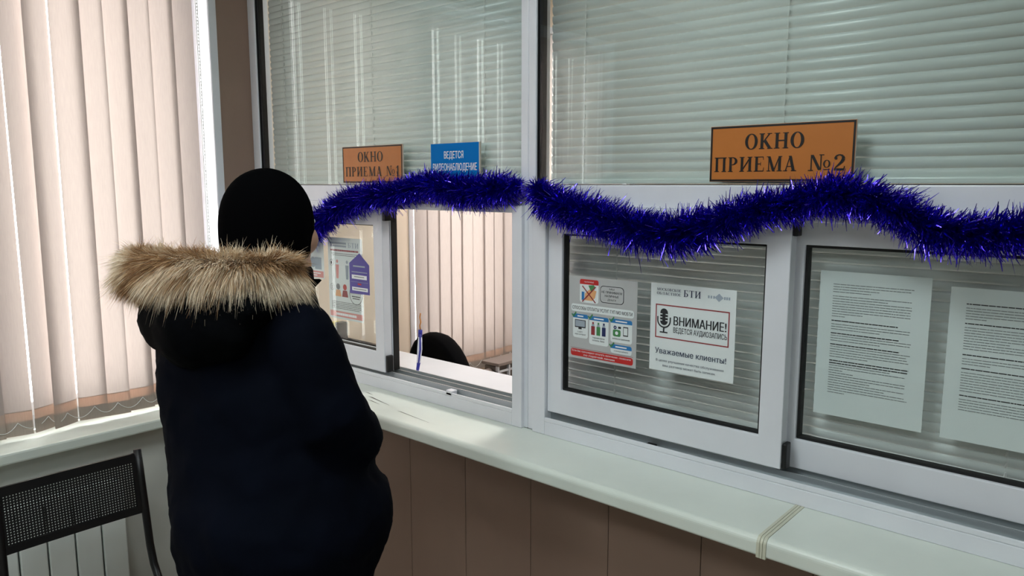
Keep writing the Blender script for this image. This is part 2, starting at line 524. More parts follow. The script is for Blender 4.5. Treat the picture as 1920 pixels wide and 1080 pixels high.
# ------------------------------------------------------------------ ledge boards of the counter
def ledge(x0, x1, label):
    b = MB()
    prof = []
    r = 0.014
    for k in range(7):
        a = PI / 2 + PI / 2 * k / 6
        prof.append((-0.207 + r + r * math.cos(a), 0.975 - r + r * math.sin(a)))
    for k in range(5):
        a = PI + PI / 2 * k / 4
        prof.append((-0.207 + 0.006 + 0.006 * math.cos(a), 0.936 + 0.006 + 0.006 * math.sin(a)))
    prof += [(0.0, 0.936), (0.0, 0.975)]
    b.rings([[(x, y, z) for y, z in prof] for x in (x0, x1)])
    return tag(b.build('ledge_board', M['ledge'], origin=((x0 + x1) / 2, -0.1, 0.936)), label, 'ledge')
l1 = ledge(0.0, 2.148, 'long white counter ledge running from the corner past the open hatch')
l2 = ledge(2.168, RX, 'white counter ledge section after the joint, under the printed pages')
def joint():
    mb = MB()
    for x0, x1, off in ((2.1485, 2.1545, 0.0015), (2.1555, 2.1605, 0.0015), (2.1615, 2.1675, 0.0015)):
        prof = []
        r = 0.0145
        for k in range(7):
            a = PI / 2 + PI / 2 * k / 6
            prof.append((-0.2085 + r + r * math.cos(a), 0.9762 - r + r * math.sin(a)))
        prof += [(-0.2085, 0.9345), (0.0, 0.9345), (0.0, 0.9762)]
        mb.rings([[(x, y, z) for y, z in prof] for x in (x0, x1)])
    return mb
jt = tag(joint().build('joint_strip', M['joint'], origin=(2.158, -0.1, 0.936)), 'narrow cream double strip joining the two counter ledge boards', 'joint strip')
tag(MB().box(0.0, RX, 0.091, 0.42, 0.937, 0.972).build('ledge_board', M['pvc'], origin=(1.4, 0.25, 0.937), bevel=0.004),
    'white inner ledge on the office side of the open hatch', 'ledge')

# scuffs on the ledge
sc_ = MB()
for (xa, ya, xb, yb, w) in ((0.80, -0.095, 0.93, -0.115, 0.0014), (0.83, -0.12, 0.90, -0.128, 0.001), (0.99, -0.135, 1.15, -0.15, 0.0009), (0.75, -0.07, 0.80, -0.076, 0.001)):
    sc_.quad((xa, ya, 0.9754), (xb, yb - w * 0.3, 0.9754), (xb, yb + w * 0.3, 0.9754), (xa + 0.02, ya + w, 0.9754))
sc_.build('scuff_marks', M['groove'], l1)

# ------------------------------------------------------------------ venetian blinds
def venetian(name, x0, x1, yc, z0, z1, label, tilt, cords, pitch=0.0212, width=0.025, rail=True, top=None):
    b = empty(name, ((x0 + x1) / 2, yc, z1), label, 'blind')
    s = MB()
    zb = z0 + 0.010
    n = int((z1 - 0.03 - zb) / pitch)
    a = math.radians(tilt)
    rnd = random.Random(3)
    for k in range(n):
        z = zb + 0.006 + k * pitch
        aa = a + math.radians(rnd.uniform(-2.5, 2.5))
        dz0, dz1 = rnd.uniform(-0.0007, 0.0007), rnd.uniform(-0.0007, 0.0007)
        n0 = len(s.v)
        for x, dz in ((x0, dz0), (x0 + (x1 - x0) * 0.5, 0), (x1, dz1)):
            for j in range(7):
                q = j / 3 - 1
                crown = 0.0052 * (1 - q * q) * (1 if tilt > 0 else -1)
                # local: u across the slat, c along its normal (convex up / to the room)
                u = q * width / 2
                yy = yc + u * math.cos(aa) - crown * math.sin(aa)
                zz = z + u * math.sin(aa) + crown * math.cos(aa)
                s.v.append((x, yy, zz + dz))
        for i in range(2):
            for j in range(6):
                q = n0 + i * 7 + j
                s.f.append((q, q + 7, q + 8, q + 1))
    so = s.build('slats', M['slat'], b, smooth=True)
    sol = so.modifiers.new('thick', 'SOLIDIFY'); sol.thickness = 0.0005
    MB().box(x0, x1, yc - 0.012, yc + 0.012, z0, z0 + 0.012).build('bottom_rail', M['slat'], b, bevel=0.003)
    MB().box(x0, x1, yc - 0.0125, yc + 0.0125, z1 - 0.025, z1).build('head_rail', M['slat'], b, bevel=0.002)
    for cx in cords:
        c = MB()
        for k in range(n):
            z = zb + 0.006 + k * pitch
            yy = yc - width / 2 * math.cos(a) - 0.0038
            c.tube([(cx - 0.0012, yy, z - pitch * 0.42), (cx + 0.0012, yy - 0.0008, z + pitch * 0.1)], 0.0017, 6)
        c.tube([(cx + 0.003, yc - 0.0145, z0), (cx + 0.003, yc - 0.0145, z1)], 0.0005, 5)
        c.build('ladder_cord', M['cord'], b)
    return b
venetian('venetian_blind', 0.074, 1.362, 0.05, 1.653, 2.54, 'closed white venetian blind above the first hatch, with blind reflections over it', -72, (0.17, 0.69, 1.195), 0.0225, 0.0255)
venetian('venetian_blind', 1.436, 2.84, 0.05, 1.653, 2.54, 'closed white venetian blind above the second hatch, behind the window two nameplate', -72, (1.545, 2.062), 0.0225, 0.0255)
venetian('venetian_blind', 1.428, 2.86, 0.112, 1.005, 1.60, 'grey looking venetian blind behind the posters of the closed hatch', -75, (1.61, 2.5), 0.0205)

# ------------------------------------------------------------------ printing helpers: text and serif letters on flat sheets
def text_geom(body, bold=0.0):
    """filled outlines of one line of lettering: letter contours filled by winding number, bold by doubling the strokes sideways"""
    c = bpy.data.curves.new('lettering', 'FONT')
    c.body = body; c.size = 1.0
    o = bpy.data.objects.new('lettering', c)
    COL.objects.link(o)
    cu = o.to_curve(bpy.context.evaluated_depsgraph_get())
    loops = []
    for sp in cu.splines:
        bp = sp.bezier_points
        pts = []
        for i in range(len(bp)):
            p, q = bp[i], bp[(i + 1) % len(bp)]
            flat = (p.handle_right - p.co).length < 1e-5 and (q.handle_left - q.co).length < 1e-5 or (p.handle_right_type == 'VECTOR' and q.handle_left_type == 'VECTOR')
            pts += [(k.x, k.y) for k in interpolate_bezier(p.co, p.handle_right, q.handle_left, q.co, 2 if flat else 4)[:-1]]
        if len(pts) > 2: loops.append(pts)
    o.to_curve_clear()
    bpy.data.objects.remove(o); bpy.data.curves.remove(c)
    vin, ein = [], []
    for l in loops:
        n = len(vin)
        vin += [Vector(p) for p in l]
        ein += [(n + i, n + (i + 1) % len(l)) for i in range(len(l))]
    v, _, f, _, _, _ = delaunay_2d_cdt(vin, ein, [], 0, 1e-5)
    keep = []
    for t in f:
        x = sum(v[i].x for i in t) / len(t); y = sum(v[i].y for i in t) / len(t); w = 0
        for l in loops:
            for (x0, y0), (x1, y1) in zip(l, l[1:] + l[:1]):
                if (y0 <= y) != (y1 <= y) and x0 + (y - y0) / (y1 - y0) * (x1 - x0) > x:
                    w += 1 if y1 > y0 else -1
        if w: keep.append(tuple(t))
    vs, fs = [], []
    for dx in ((-bold, 0.0, bold) if bold else (0.0,)):
        n = len(vs)
        vs += [(p.x + dx, p.y) for p in v]
        fs += [tuple(n + i for i in t) for t in keep]
    return vs, fs

def seg(a, b, w0, w1=None):
    w1 = w0 if w1 is None else w1
    d = Vector((b[0] - a[0], b[1] - a[1])); d.normalize()
    n = Vector((-d.y, d.x))
    return [(a[0] + n.x * w0 / 2, a[1] + n.y * w0 / 2), (a[0] - n.x * w0 / 2, a[1] - n.y * w0 / 2),
            (b[0] - n.x * w1 / 2, b[1] - n.y * w1 / 2), (b[0] + n.x * w1 / 2, b[1] + n.y * w1 / 2)]
def hquad(x0, x1, y0, y1): return [(x0, y0), (x1, y0), (x1, y1), (x0, y1)]
def slant(x0, x1, w, y0=0.0, y1=1.0): return [(x0, y0), (x0 + w, y0), (x1 + w, y1), (x1, y1)]
def ring2(cx, cy, ax, ay, bx, by, t0=0.0, t1=2 * PI, n=22):
    out = []
    for k in range(n):
        p, q = t0 + (t1 - t0) * k / n, t0 + (t1 - t0) * (k + 1) / n
        out.append([(cx + ax * math.cos(p), cy + ay * math.sin(p)), (cx + ax * math.cos(q), cy + ay * math.sin(q)),
                    (cx + bx * math.cos(q), cy + by * math.sin(q)), (cx + bx * math.cos(p), cy + by * math.sin(p))])
    return out
TK, TN, SF = 0.17, 0.06, 0.05
def serif(x, w=0.30, top=False):
    return hquad(x - w / 2, x + w / 2, 1 - SF, 1) if top else hquad(x - w / 2, x + w / 2, 0, SF)
def stemq(x, w=TK): return [hquad(x - w / 2, x + w / 2, 0, 1), serif(x, w + 0.17), serif(x, w + 0.17, True)]
def glyph(ch):
    """quads and advance of a bold old-style letter, cap height 1"""
    if ch == 'О': return ring2(0.42, 0.5, 0.40, 0.515, 0.215, 0.46), 0.84
    if ch == 'К': return stemq(0.2) + [seg((0.28, 0.44), (0.66, 0.97), 0.07), seg((0.36, 0.56), (0.70, 0.03), 0.18), serif(0.70, 0.32), serif(0.66, 0.28, True)], 0.88
    if ch == 'Н': return stemq(0.2) + stemq(0.72) + [hquad(0.2, 0.72, 0.47, 0.54)], 0.94
    if ch == 'И': return stemq(0.2) + stemq(0.74) + [seg((0.22, 0.10), (0.72, 0.90), 0.08)], 0.96
    if ch == 'П': return stemq(0.2) + stemq(0.72) + [hquad(0.1, 0.82, 1 - 0.07, 1)], 0.94
    if ch == 'Р': return stemq(0.2) + ring2(0.34, 0.73, 0.34, 0.27, 0.16, 0.215, -PI / 2, PI / 2, 12) + [hquad(0.2, 0.35, 0.95, 1), hquad(0.2, 0.35, 0.46, 0.515)], 0.76
    if ch == 'Е': return stemq(0.2) + [hquad(0.2, 0.66, 0.945, 1), hquad(0.2, 0.68, 0, 0.055), hquad(0.2, 0.5, 0.48, 0.535),
                                      [(0.60, 1), (0.66, 1), (0.68, 0.76), (0.65, 0.76)], [(0.62, 0), (0.68, 0), (0.71, 0.26), (0.68, 0.26)], [(0.47, 0.38), (0.5, 0.38), (0.5, 0.64), (0.47, 0.64)]], 0.78
    if ch == 'М': return [hquad(0.17, 0.23, 0, 1), serif(0.2, 0.26), serif(0.16, 0.22, True)] + [hquad(0.82, 0.99, 0, 1), serif(0.905, 0.34), serif(0.95, 0.24, True)] + [slant(0.44, 0.12, 0.18), seg((0.53, 0.02), (0.88, 0.97), 0.07)], 1.10
    if ch == 'А': return [seg((0.16, 0.02), (0.43, 0.98), 0.065), slant(0.58, 0.34, 0.19), hquad(0.26, 0.62, 0.28, 0.34), serif(0.15, 0.26), serif(0.68, 0.34)], 0.86
    if ch == '№': return [hquad(0.15, 0.21, 0.05, 0.9), hquad(0.66, 0.72, 0.1, 1.0), slant(0.55, 0.13, 0.17, 0.05, 0.98), hquad(0.02, 0.30, 0.0, 0.05), serif(0.72, 0.26, True)] + ring2(1.0, 0.42, 0.19, 0.24, 0.10, 0.20) + [hquad(0.82, 1.18, 0.05, 0.10)], 1.24
    if ch == '1': return [hquad(0.24, 0.41, 0, 1), serif(0.325, 0.42), seg((0.12, 0.78), (0.34, 0.98), 0.07)], 0.58
    if ch == '2':
        pts = [(0.14, 0.74), (0.2, 0.90), (0.36, 0.965), (0.53, 0.88), (0.57, 0.72), (0.50, 0.55), (0.36, 0.38), (0.22, 0.24), (0.12, 0.08)]
        ws = [0.12, 0.08, 0.06, 0.13, 0.17, 0.16, 0.11, 0.07, 0.06]
        return [seg(pts[i], pts[i + 1], ws[i], ws[i + 1]) for i in range(len(pts) - 1)] + ring2(0.18, 0.74, 0.08, 0.08, 0.0, 0.0, n=10) + [hquad(0.1, 0.6, 0, 0.13), [(0.55, 0), (0.62, 0), (0.66, 0.27), (0.62, 0.27)]], 0.72
    if ch == 'Б': return stemq(0.2) + [hquad(0.2, 0.66, 0.945, 1), [(0.61, 1), (0.66, 1), (0.67, 0.76), (0.64, 0.76)], hquad(0.2, 0.37, 0.53, 0.58), hquad(0.2, 0.37, 0, 0.055)] + ring2(0.36, 0.29, 0.34, 0.29, 0.16, 0.235, -PI / 2, PI / 2, 12), 0.78
    if ch == 'Т': return stemq(0.42) + [hquad(0.06, 0.78, 0.945, 1), [(0.06, 1), (0.11, 1), (0.08, 0.74), (0.05, 0.74)], [(0.73, 1), (0.78, 1), (0.79, 0.74), (0.76, 0.74)]], 0.84
    if ch == 'С': return ring2(0.42, 0.5, 0.40, 0.515, 0.215, 0.46, 0.6, 2 * PI - 0.6, 20) + [hquad(0.70, 0.74, 0.66, 0.95)], 0.80
    if ch == 'В': return stemq(0.2) + ring2(0.34, 0.755, 0.29, 0.245, 0.13, 0.195, -PI / 2, PI / 2, 10) + ring2(0.34, 0.27, 0.35, 0.27, 0.17, 0.215, -PI / 2, PI / 2, 10) + [hquad(0.2, 0.35, 0.95, 1), hquad(0.2, 0.35, 0.49, 0.54), hquad(0.2, 0.35, 0, 0.055)], 0.78
    if ch == 'Л': return [hquad(0.58, 0.75, 0, 1), serif(0.665, 0.34), hquad(0.22, 0.82, 0.94, 1), seg((0.28, 0.96), (0.16, 0.05), 0.07), serif(0.14, 0.26)], 0.90
    return [], 0.40

JIT = random.Random(99)
class Sheet:
    """a flat printed sheet facing the waiting room: (u, v) from its top left corner, in fractions of width and height"""
    def __init__(self, root, x0, zt, w, h, y, shear=0.0):
        self.r, self.x0, self.zt, self.w, self.h, self.y = root, x0, zt, w, h, y
        self.parts = {}; self.tagno = 0
    def mb(self, part, m): return self.parts.setdefault((part, m, self.tagno), MB())
    def P(self, u, v, layer): return (self.x0 + u * self.w, self.y - 0.00035 * layer, self.zt - v * self.h)
    uid = 0
    def poly(self, pts, part, m, layer=1):
        g = self.mb(part, m); n = len(g.v)
        layer += JIT.random() * 0.2
        g.v += [self.P(u, v, layer) for u, v in pts]
        g.f.append(tuple(range(n, n + len(pts))))
    def rect(self, u0, v0, u1, v1, part, m, layer=1): self.poly([(u0, v1), (u1, v1), (u1, v0), (u0, v0)], part, m, layer)
    def rrect(self, u0, v0, u1, v1, part, m, layer=1, r=0.03, corners=(1, 1, 1, 1)):
        ry = r * self.w / self.h
        pts = []
        for (cu, cv, a0, on) in ((u0 + r, v0 + ry, PI, corners[0]), (u1 - r, v0 + ry, -PI / 2, corners[1]), (u1 - r, v1 - ry, 0, corners[2]), (u0 + r, v1 - ry, PI / 2, corners[3])):
            if on:
                for k in range(5):
                    a = a0 + PI / 2 * k / 4
                    pts.append((cu + r * math.cos(a), cv + ry * math.sin(a)))
            else:
                a = a0 + PI / 4
                pts.append((cu + math.copysign(r, math.cos(a)), cv + math.copysign(ry, math.sin(a))))
        self.poly(pts[::-1], part, m, layer)
    def outline(self, u0, v0, u1, v1, t, part, m, layer=1):
        tv = t * self.w / self.h
        self.rect(u0, v0, u1, v0 + tv, part, m, layer); self.rect(u0, v1 - tv, u1, v1, part, m, layer)
        self.rect(u0, v0, u0 + t, v1, part, m, layer); self.rect(u1 - t, v0, u1, v1, part, m, layer)
    def disc(self, u, v, r, part, m, layer=1, r_in=0.0, ry=None, t0=0, t1=2 * PI, n=20):
        k = self.w / self.h
        ry = r if ry is None else ry
        s = (ry / r)
        for q in ring2(0, 0, r, r, r_in, r_in, t0, t1, n):
            self.poly([(u + a, v - b * k * s) for a, b in q], part, m, layer)
    def line(self, a, b, t, part, m, layer=1):
        k = self.w / self.h
        q = seg((a[0], a[1] / k), (b[0], b[1] / k), t)
        self.poly([(p[0], p[1] * k) for p in q], part, m, layer)
    def text(self, body, u0, v0, u1, v1, m, part='lettering', layer=2, bold=0.0):
        """lettering stretched into the box u0..u1, v0..v1 (cap height)"""
        vs, fs = text_geom(body, bold)
        if not vs: return
        xa, xb = min(p[0] for p in vs), max(p[0] for p in vs)
        cap = 0.73
        Sheet.uid += 1
        g = self.parts.setdefault((part, m, Sheet.uid), MB())
        for f in fs:
            n = len(g.v); off = JIT.random() * 0.2
            for i in f:
                x, y = vs[i]
                g.v.append(self.P(u0 + (x - xa) / (xb - xa) * (u1 - u0), v1 - y / cap * (v1 - v0), layer + off))
            g.f.append(tuple(range(n, n + len(f))))
    def serif_text(self, body, u0, v0, u1, v1, m, part='lettering', layer=2):
        x = 0.0; qs = []
        Sheet.uid += 1; keep, self.tagno = self.tagno, -Sheet.uid
        for ch in body:
            q, adv = glyph(ch)
            qs += [[(px + x, py) for px, py in k] for k in q]
            x += adv + 0.04
        for k in qs:
            self.poly([(u0 + px / x * (u1 - u0), v1 - py * (v1 - v0)) for px, py in k], part, m, layer)
        self.tagno = keep
    def words(self, u0, u1, v, h, m, rnd, part='text_lines', layer=1):
        u = u0
        while u < u1:
            w = min(rnd.uniform(0.015, 0.07), u1 - u)
            self.rect(u, v, u + w, v + h, part, m, layer)
            u += w + 0.004
    def done(self):
        for (part, m, _), g in self.parts.items():
            g.build(part, M[m], self.r)

def sheet(name, x0, zt, w, h, y, label, cat, m, group=None, thick=0.0006, part='sheet'):
    r = empty(name, (x0 + w / 2, y, zt - h), label, cat, group)
    MB().box(x0, x0 + w, y, y + thick, zt - h, zt).build(part, M[m], r)
    return r, Sheet(r, x0, zt, w, h, y)

# ------------------------------------------------------------------ signs
def amber_sign(x0, w, label, number, uo, up):
    zt, h, y = 1.776, 0.119, -0.006
    r = empty('sign', (x0 + w / 2, y, zt - h), label, 'sign')
    MB().box(x0, x0 + w, y, y + 0.0055, zt - h, zt).build('backing', M['sign_edge'], r)
    MB().box(x0 + 0.0006, x0 + w - 0.0006, y - 0.0008, y, zt - h + 0.0006, zt - 0.0006).build('face', M['brass'], r)
    s = Sheet(r, x0, zt, w, h, y - 0.001)
    s.outline(0.004, 0.01, 0.996, 0.99, 0.013, 'border', 'sign_ink', 1)
    s.serif_text('ОКНО', uo[0], 0.16, uo[1], 0.43, 'sign_ink')
    s.serif_text('ПРИЕМА', up[0], 0.56, up[1], 0.82, 'sign_ink')
    s.serif_text(number, up[2], 0.55, up[3], 0.82, 'sign_ink')
    s.done()
    return r
amber_sign(0.580, 0.307, 'amber nameplate reading window one, half behind the tinsel', '№1', (0.27, 0.70), (0.05, 0.68, 0.74, 0.965))
amber_sign(1.921, 0.304, 'amber nameplate reading window two, above the sagging blue tinsel', '№2', (0.26, 0.68), (0.035, 0.635, 0.705, 0.955))
r = empty('sign', (1.118, -0.006, 1.655), 'bright blue video surveillance sign above the open hatch', 'sign')
MB().box(1.017, 1.219, -0.006, -0.0005, 1.655, 1.771).build('backing', M['sign_edge'], r)
MB().box(1.0176, 1.2155, -0.0068, -0.006, 1.6556, 1.7704).build('face', M['sign_blue'], r)
s = Sheet(r, 1.017, 1.771, 0.2, 0.116, -0.007)
s.text('ВЕДЕТСЯ', 0.29, 0.20, 0.69, 0.38, 'white_ink', bold=0.02)
s.text('ВИДЕОНАБЛЮДЕНИЕ', 0.05, 0.50, 0.96, 0.68, 'white_ink', bold=0.02)
s.done()

# ------------------------------------------------------------------ papers on the closed hatch
GY2 = 0.0105            # room face of the front sash glass
r, s = sheet('flyer', 1.5245, 1.4165, 0.2085, 0.217, GY2, 'grey payment methods flyer with red banner on the closed hatch', 'flyer', 'grey_paper')
s.rrect(0.17, 0.03, 0.45, 0.31, 'card', 'paper', 1, 0.03)
s.rrect(0.17, 0.03, 0.45, 0.09, 'red_tab', 'red', 2, 0.025, (1, 1, 0, 0))
s.text('НАЛИЧНЫЕ', 0.24, 0.052, 0.38, 0.068, 'white_ink', layer=3)
s.poly([(0.25, 0.28), (0.25, 0.20), (0.31, 0.15), (0.35, 0.14), (0.42, 0.16), (0.40, 0.24), (0.36, 0.28)], 'hand_icon', 'orange', 2)
s.rect(0.20, 0.18, 0.24, 0.28, 'cuff_icon', 'print_blue', 3)
s.poly([(0.30, 0.10), (0.38, 0.09), (0.41, 0.12), (0.34, 0.17)], 'banknote_icon', 'print_green', 3)
s.line((0.21, 0.11), (0.41, 0.30), 0.014, 'cross', 'dark_red', 4)
s.line((0.41, 0.11), (0.21, 0.30), 0.014, 'cross', 'dark_red', 4)
s.rrect(0.475, 0.085, 0.815, 0.285, 'box_outline', 'text_dark', 1, 0.045)
s.rrect(0.482, 0.092, 0.808, 0.278, 'box_fill', 'grey_paper', 2, 0.042)
s.text('МЫ', 0.61, 0.108, 0.68, 0.128, 'text_dark', layer=3)
s.text('НЕ ПРИНИМАЕМ', 0.50, 0.143, 0.79, 0.17, 'text_dark', layer=3, bold=0.01)
s.text('НАЛИЧНЫЕ', 0.545, 0.186, 0.745, 0.213, 'text_dark', layer=3, bold=0.01)
s.text('ДЕНЬГИ', 0.585, 0.232, 0.705, 0.255, 'text_dark', layer=3)
s.rrect(0.04, 0.335, 0.96, 0.425, 'white_band', 'paper', 1, 0.03)
s.text('СПОСОБЫ ОПЛАТЫ УСЛУГ ГУП МО МОБТИ', 0.06, 0.36, 0.94, 0.40, 'text_dark', bold=0.01)
for (u0, u1, v0, v1) in ((0.07, 0.30, 0.455, 0.745), (0.32, 0.605, 0.46, 0.80), (0.635, 0.94, 0.455, 0.73), (0.64, 0.94, 0.755, 0.86)):
    s.tagno += 1
    s.rrect(u0, v0, u1, v1, 'card', 'paper', 1, 0.03)
    s.rrect(u0, v0, u1, v0 + 0.05, 'blue_tab', 'print_blue', 2, 0.025, (1, 1, 0, 0))
    s.rect(u0 + 0.07, v0 + 0.018, u1 - 0.07, v0 + 0.033, 'tab_text', 'white_ink', 3)
    s.line((u0 - 0.015, v0 + 0.005), (u0 + 0.01, v0 + 0.035), 0.018, 'check_mark', 'print_green', 4)
    s.line((u0 + 0.01, v0 + 0.035), (u0 + 0.05, v0 - 0.02), 0.018, 'check_mark', 'print_green', 4)
s.tagno = 0
s.rect(0.10, 0.525, 0.265, 0.62, 'monitor_icon', 'text_dark', 2); s.rect(0.11, 0.533, 0.255, 0.607, 'monitor_screen', 'text_faint', 3)
s.rect(0.155, 0.62, 0.205, 0.64, 'monitor_icon', 'text_dark', 2)
s.text('сайт', 0.14, 0.66, 0.22, 0.68, 'text_dark'); s.text('через интернет', 0.10, 0.69, 0.27, 0.71, 'text_dark')
for u, c in ((0.35, 'dark_red'), (0.43, 'print_green'), (0.51, 'print_navy')):
    s.rect(u, 0.58, u + 0.055, 0.685, 'bottle_icon', c, 2); s.rect(u + 0.008, 0.555, u + 0.047, 0.58, 'bottle_icon', 'text_faint', 2)
    s.rect(u + 0.015, 0.53, u + 0.04, 0.555, 'bottle_cap_icon', c, 2)
s.text('терминалы', 0.37, 0.705, 0.55, 0.725, 'text_dark', bold=0.01); s.text('оплаты, банк', 0.37, 0.737, 0.55, 0.757, 'text_dark', bold=0.01)
s.rrect(0.67, 0.58, 0.78, 0.66, 'wallet_icon', 'print_green', 2, 0.02); s.disc(0.725, 0.62, 0.022, 'wallet_icon', 'white_ink', 3)
s.disc(0.70, 0.555, 0.022, 'person_icon', 'print_navy', 2, 0.008); s.rect(0.745, 0.54, 0.785, 0.565, 'wallet_icon', 'text_dark', 3)
s.rect(0.815, 0.535, 0.885, 0.645, 'phone_icon', 'text_dark', 2); s.rect(0.823, 0.547, 0.877, 0.632, 'phone_icon', 'paper', 3)
s.text('мобильное приложение', 0.665, 0.675, 0.91, 0.695, 'text_dark', bold=0.01)
s.text('в личном кабинете', 0.69, 0.82, 0.89, 0.84, 'text_dark')
s.rect(0.04, 0.872, 0.96, 0.876, 'rule', 'dark_red', 1)
s.rrect(0.04, 0.885, 0.96, 0.972, 'red_banner', 'red', 1, 0.03)
s.text('Если Вас принуждают оплатить наличными - позвоните', 0.06, 0.897, 0.93, 0.92, 'white_ink')
s.text('по горячей линии', 0.24, 0.935, 0.70, 0.958, 'white_ink', bold=0.01)
s.done()

r, s = sheet('notice', 1.771, 1.4185, 0.217, 0.2115, GY2, 'white audio recording notice with microphone symbol, beside the payment flyer', 'notice', 'paper')
s.serif_text('МОСКОВСКОЕ', 0.075, 0.05, 0.375, 0.08, 'text_navy')
s.serif_text('ОБЛАСТНОЕ', 0.075, 0.095, 0.375, 0.125, 'text_navy')
s.serif_text('БТИ', 0.40, 0.05, 0.61, 0.125, 'text_navy')
s.poly([(0.81, 0.05), (0.86, 0.095), (0.81, 0.14), (0.76, 0.095)], 'faint_mark', 'text_faint', 1)
for u in (0.685, 0.715, 0.745, 0.865, 0.89, 0.915): s.rect(u, 0.08, u + 0.018, 0.11, 'faint_mark', 'text_faint', 2)
s.outline(0.065, 0.235, 0.935, 0.62, 0.013, 'red_frame', 'dark_red', 1)
s.text('ВНИМАНИЕ!', 0.29, 0.355, 0.905, 0.455, 'text_dark', bold=0.024)
s.text('ВЕДЕТСЯ АУДИОЗАПИСЬ', 0.29, 0.48, 0.915, 0.54, 'text_dark', bold=0.012)
# microphone
MU, MV = 0.172, 0.385
s.rrect(MU - 0.047, MV - 0.105, MU + 0.047, MV + 0.085, 'microphone_symbol', 'text_dark', 2, 0.046)
for dv in (-0.045, -0.01, 0.025):
    s.rect(MU - 0.06, MV + dv, MU - 0.02, MV + dv + 0.011, 'microphone_gaps', 'paper', 3)
    s.rect(MU + 0.02, MV + dv, MU + 0.06, MV + dv + 0.011, 'microphone_gaps', 'paper', 3)
s.disc(MU, MV + 0.03, 0.085, 'microphone_symbol', 'text_dark', 2, 0.07, t0=PI, t1=2 * PI)
s.rect(MU - 0.085, MV - 0.01, MU - 0.07, MV + 0.032, 'microphone_symbol', 'text_dark', 2)
s.rect(MU + 0.07, MV - 0.01, MU + 0.085, MV + 0.032, 'microphone_symbol', 'text_dark', 2)
s.rect(MU - 0.009, MV + 0.11, MU + 0.009, MV + 0.165, 'microphone_symbol', 'text_dark', 2)
s.rect(MU - 0.048, MV + 0.16, MU + 0.048, MV + 0.175, 'microphone_symbol', 'text_dark', 2)
s.text('Уважаемые клиенты!', 0.07, 0.735, 0.915, 0.80, 'text_navy', bold=0.014)
s.text('В целях улучшения качества обслуживания', 0.085, 0.865, 0.89, 0.892, 'text_navy')
s.text('ваш разговор может быть записан.', 0.17, 0.918, 0.80, 0.945, 'text_navy')
s.done()

GY3 = 0.0632
def text_page(x0, zt, w, h, label, seed, top, paras, y=GY3):
    r, s = sheet('printed_page', x0, zt, w, h, y, label, 'page', 'paper')
    rnd = random.Random(seed)
    v = top
    for n, bold, gap in paras:
        for k in range(n):
            last = k == n - 1
            u1 = 0.86 - rnd.uniform(0, 0.03) if not last else rnd.uniform(0.25, 0.8)
            if bold: u1 = rnd.uniform(0.55, 0.88)
            s.words(0.13, u1, v, 0.0072 if bold else 0.0046, 'text_dark' if bold else 'text_grey', rnd)
            v += 0.0172
        v += gap
    s.done()
text_page(2.149, 1.472, 0.2115, 0.309, 'single text page on the closed right hatch, its whole sheet in view', 1, 0.085,
          [(3, 0, 0), (1, 0, .012), (2, 0, 0), (6, 0, 0), (1, 0, .012), (1, 1, .008), (3, 0, .01), (1, 1, 0), (3, 0, .008), (1, 1, 0), (5, 0, .01), (2, 1, 0), (1, 0, 0), (2, 0, 0), (1, 0, 0), (3, 0, 0), (2, 0, 0), (3, 0, 0)])
text_page(2.393, 1.459, 0.2115, 0.297, 'second text page on the right hatch, cut off by the picture edge', 2, 0.10,
          [(1, 1, .01), (5, 0, .012), (1, 1, .01), (4, 0, 0), (2, 0, 0), (3, 0, .02), (1, 1, .01), (3, 0, .012), (1, 1, .01), (8, 0, .012), (1, 1, .01), (5, 0, 0)])

# ------------------------------------------------------------------ papers on the open hatch's slid-back sash
GY1 = 0.0165
r, s = sheet('poster', 0.205, 1.468, 0.213, 0.155, GY1, 'pale poster with a phone drawing behind the hatch glass, nearest the hat', 'poster', 'paper')
s.serif_text('БТИ', 0.72, 0.05, 0.96, 0.15, 'text_faint')
s.rect(0.42, 0.23, 0.60, 0.80, 'phone_drawing', 'text_grey', 1); s.rect(0.435, 0.26, 0.585, 0.77, 'phone_screen', 'white_ink', 2)
s.disc(0.68, 0.62, 0.09, 'drawing', 'text_faint', 1); s.rect(0.74, 0.5, 0.93, 0.78, 'drawing', 'text_faint', 1)
s.rect(0.02, 0.82, 0.98, 0.97, 'pink_banner', 'pink', 1)
rnd = random.Random(4)
s.words(0.1, 0.9, 0.86, 0.025, 'white_ink', rnd, layer=2); s.words(0.2, 0.8, 0.91, 0.025, 'white_ink', rnd, layer=2)
s.done()
r, s = sheet('poster', 0.445, 1.468, 0.196, 0.289, GY1, 'pale poster with numbered steps and pink banner behind the hatch glass', 'poster', 'paper')
s.serif_text('БТИ', 0.60, 0.055, 0.92, 0.115, 'text_faint')
s.rect(0.07, 0.055, 0.55, 0.08, 'grey_header', 'text_faint', 1); s.rect(0.07, 0.09, 0.55, 0.115, 'grey_header', 'text_faint', 1)
s.words(0.08, 0.9, 0.145, 0.02, 'dark_red', rnd); s.words(0.1, 0.88, 0.19, 0.008, 'text_grey', rnd); s.words(0.15, 0.8, 0.21, 0.008, 'text_grey', rnd)
for v, d in ((0.31, '1'), (0.61, '2')):
    s.disc(0.10, v, 0.06, 'number_ring', 'text_grey', 1, 0.052); s.text(d, 0.08, v - 0.018, 0.115, v + 0.018, 'text_dark', bold=0.01)
for u, c in ((0.27, 'pink'), (0.56, 'text_faint')):
    s.disc(u, 0.29, 0.03, 'figure_drawing', c, 1); s.poly([(u - 0.035, 0.5), (u - 0.05, 0.33), (u + 0.05, 0.33), (u + 0.03, 0.5)], 'figure_drawing', c, 1)
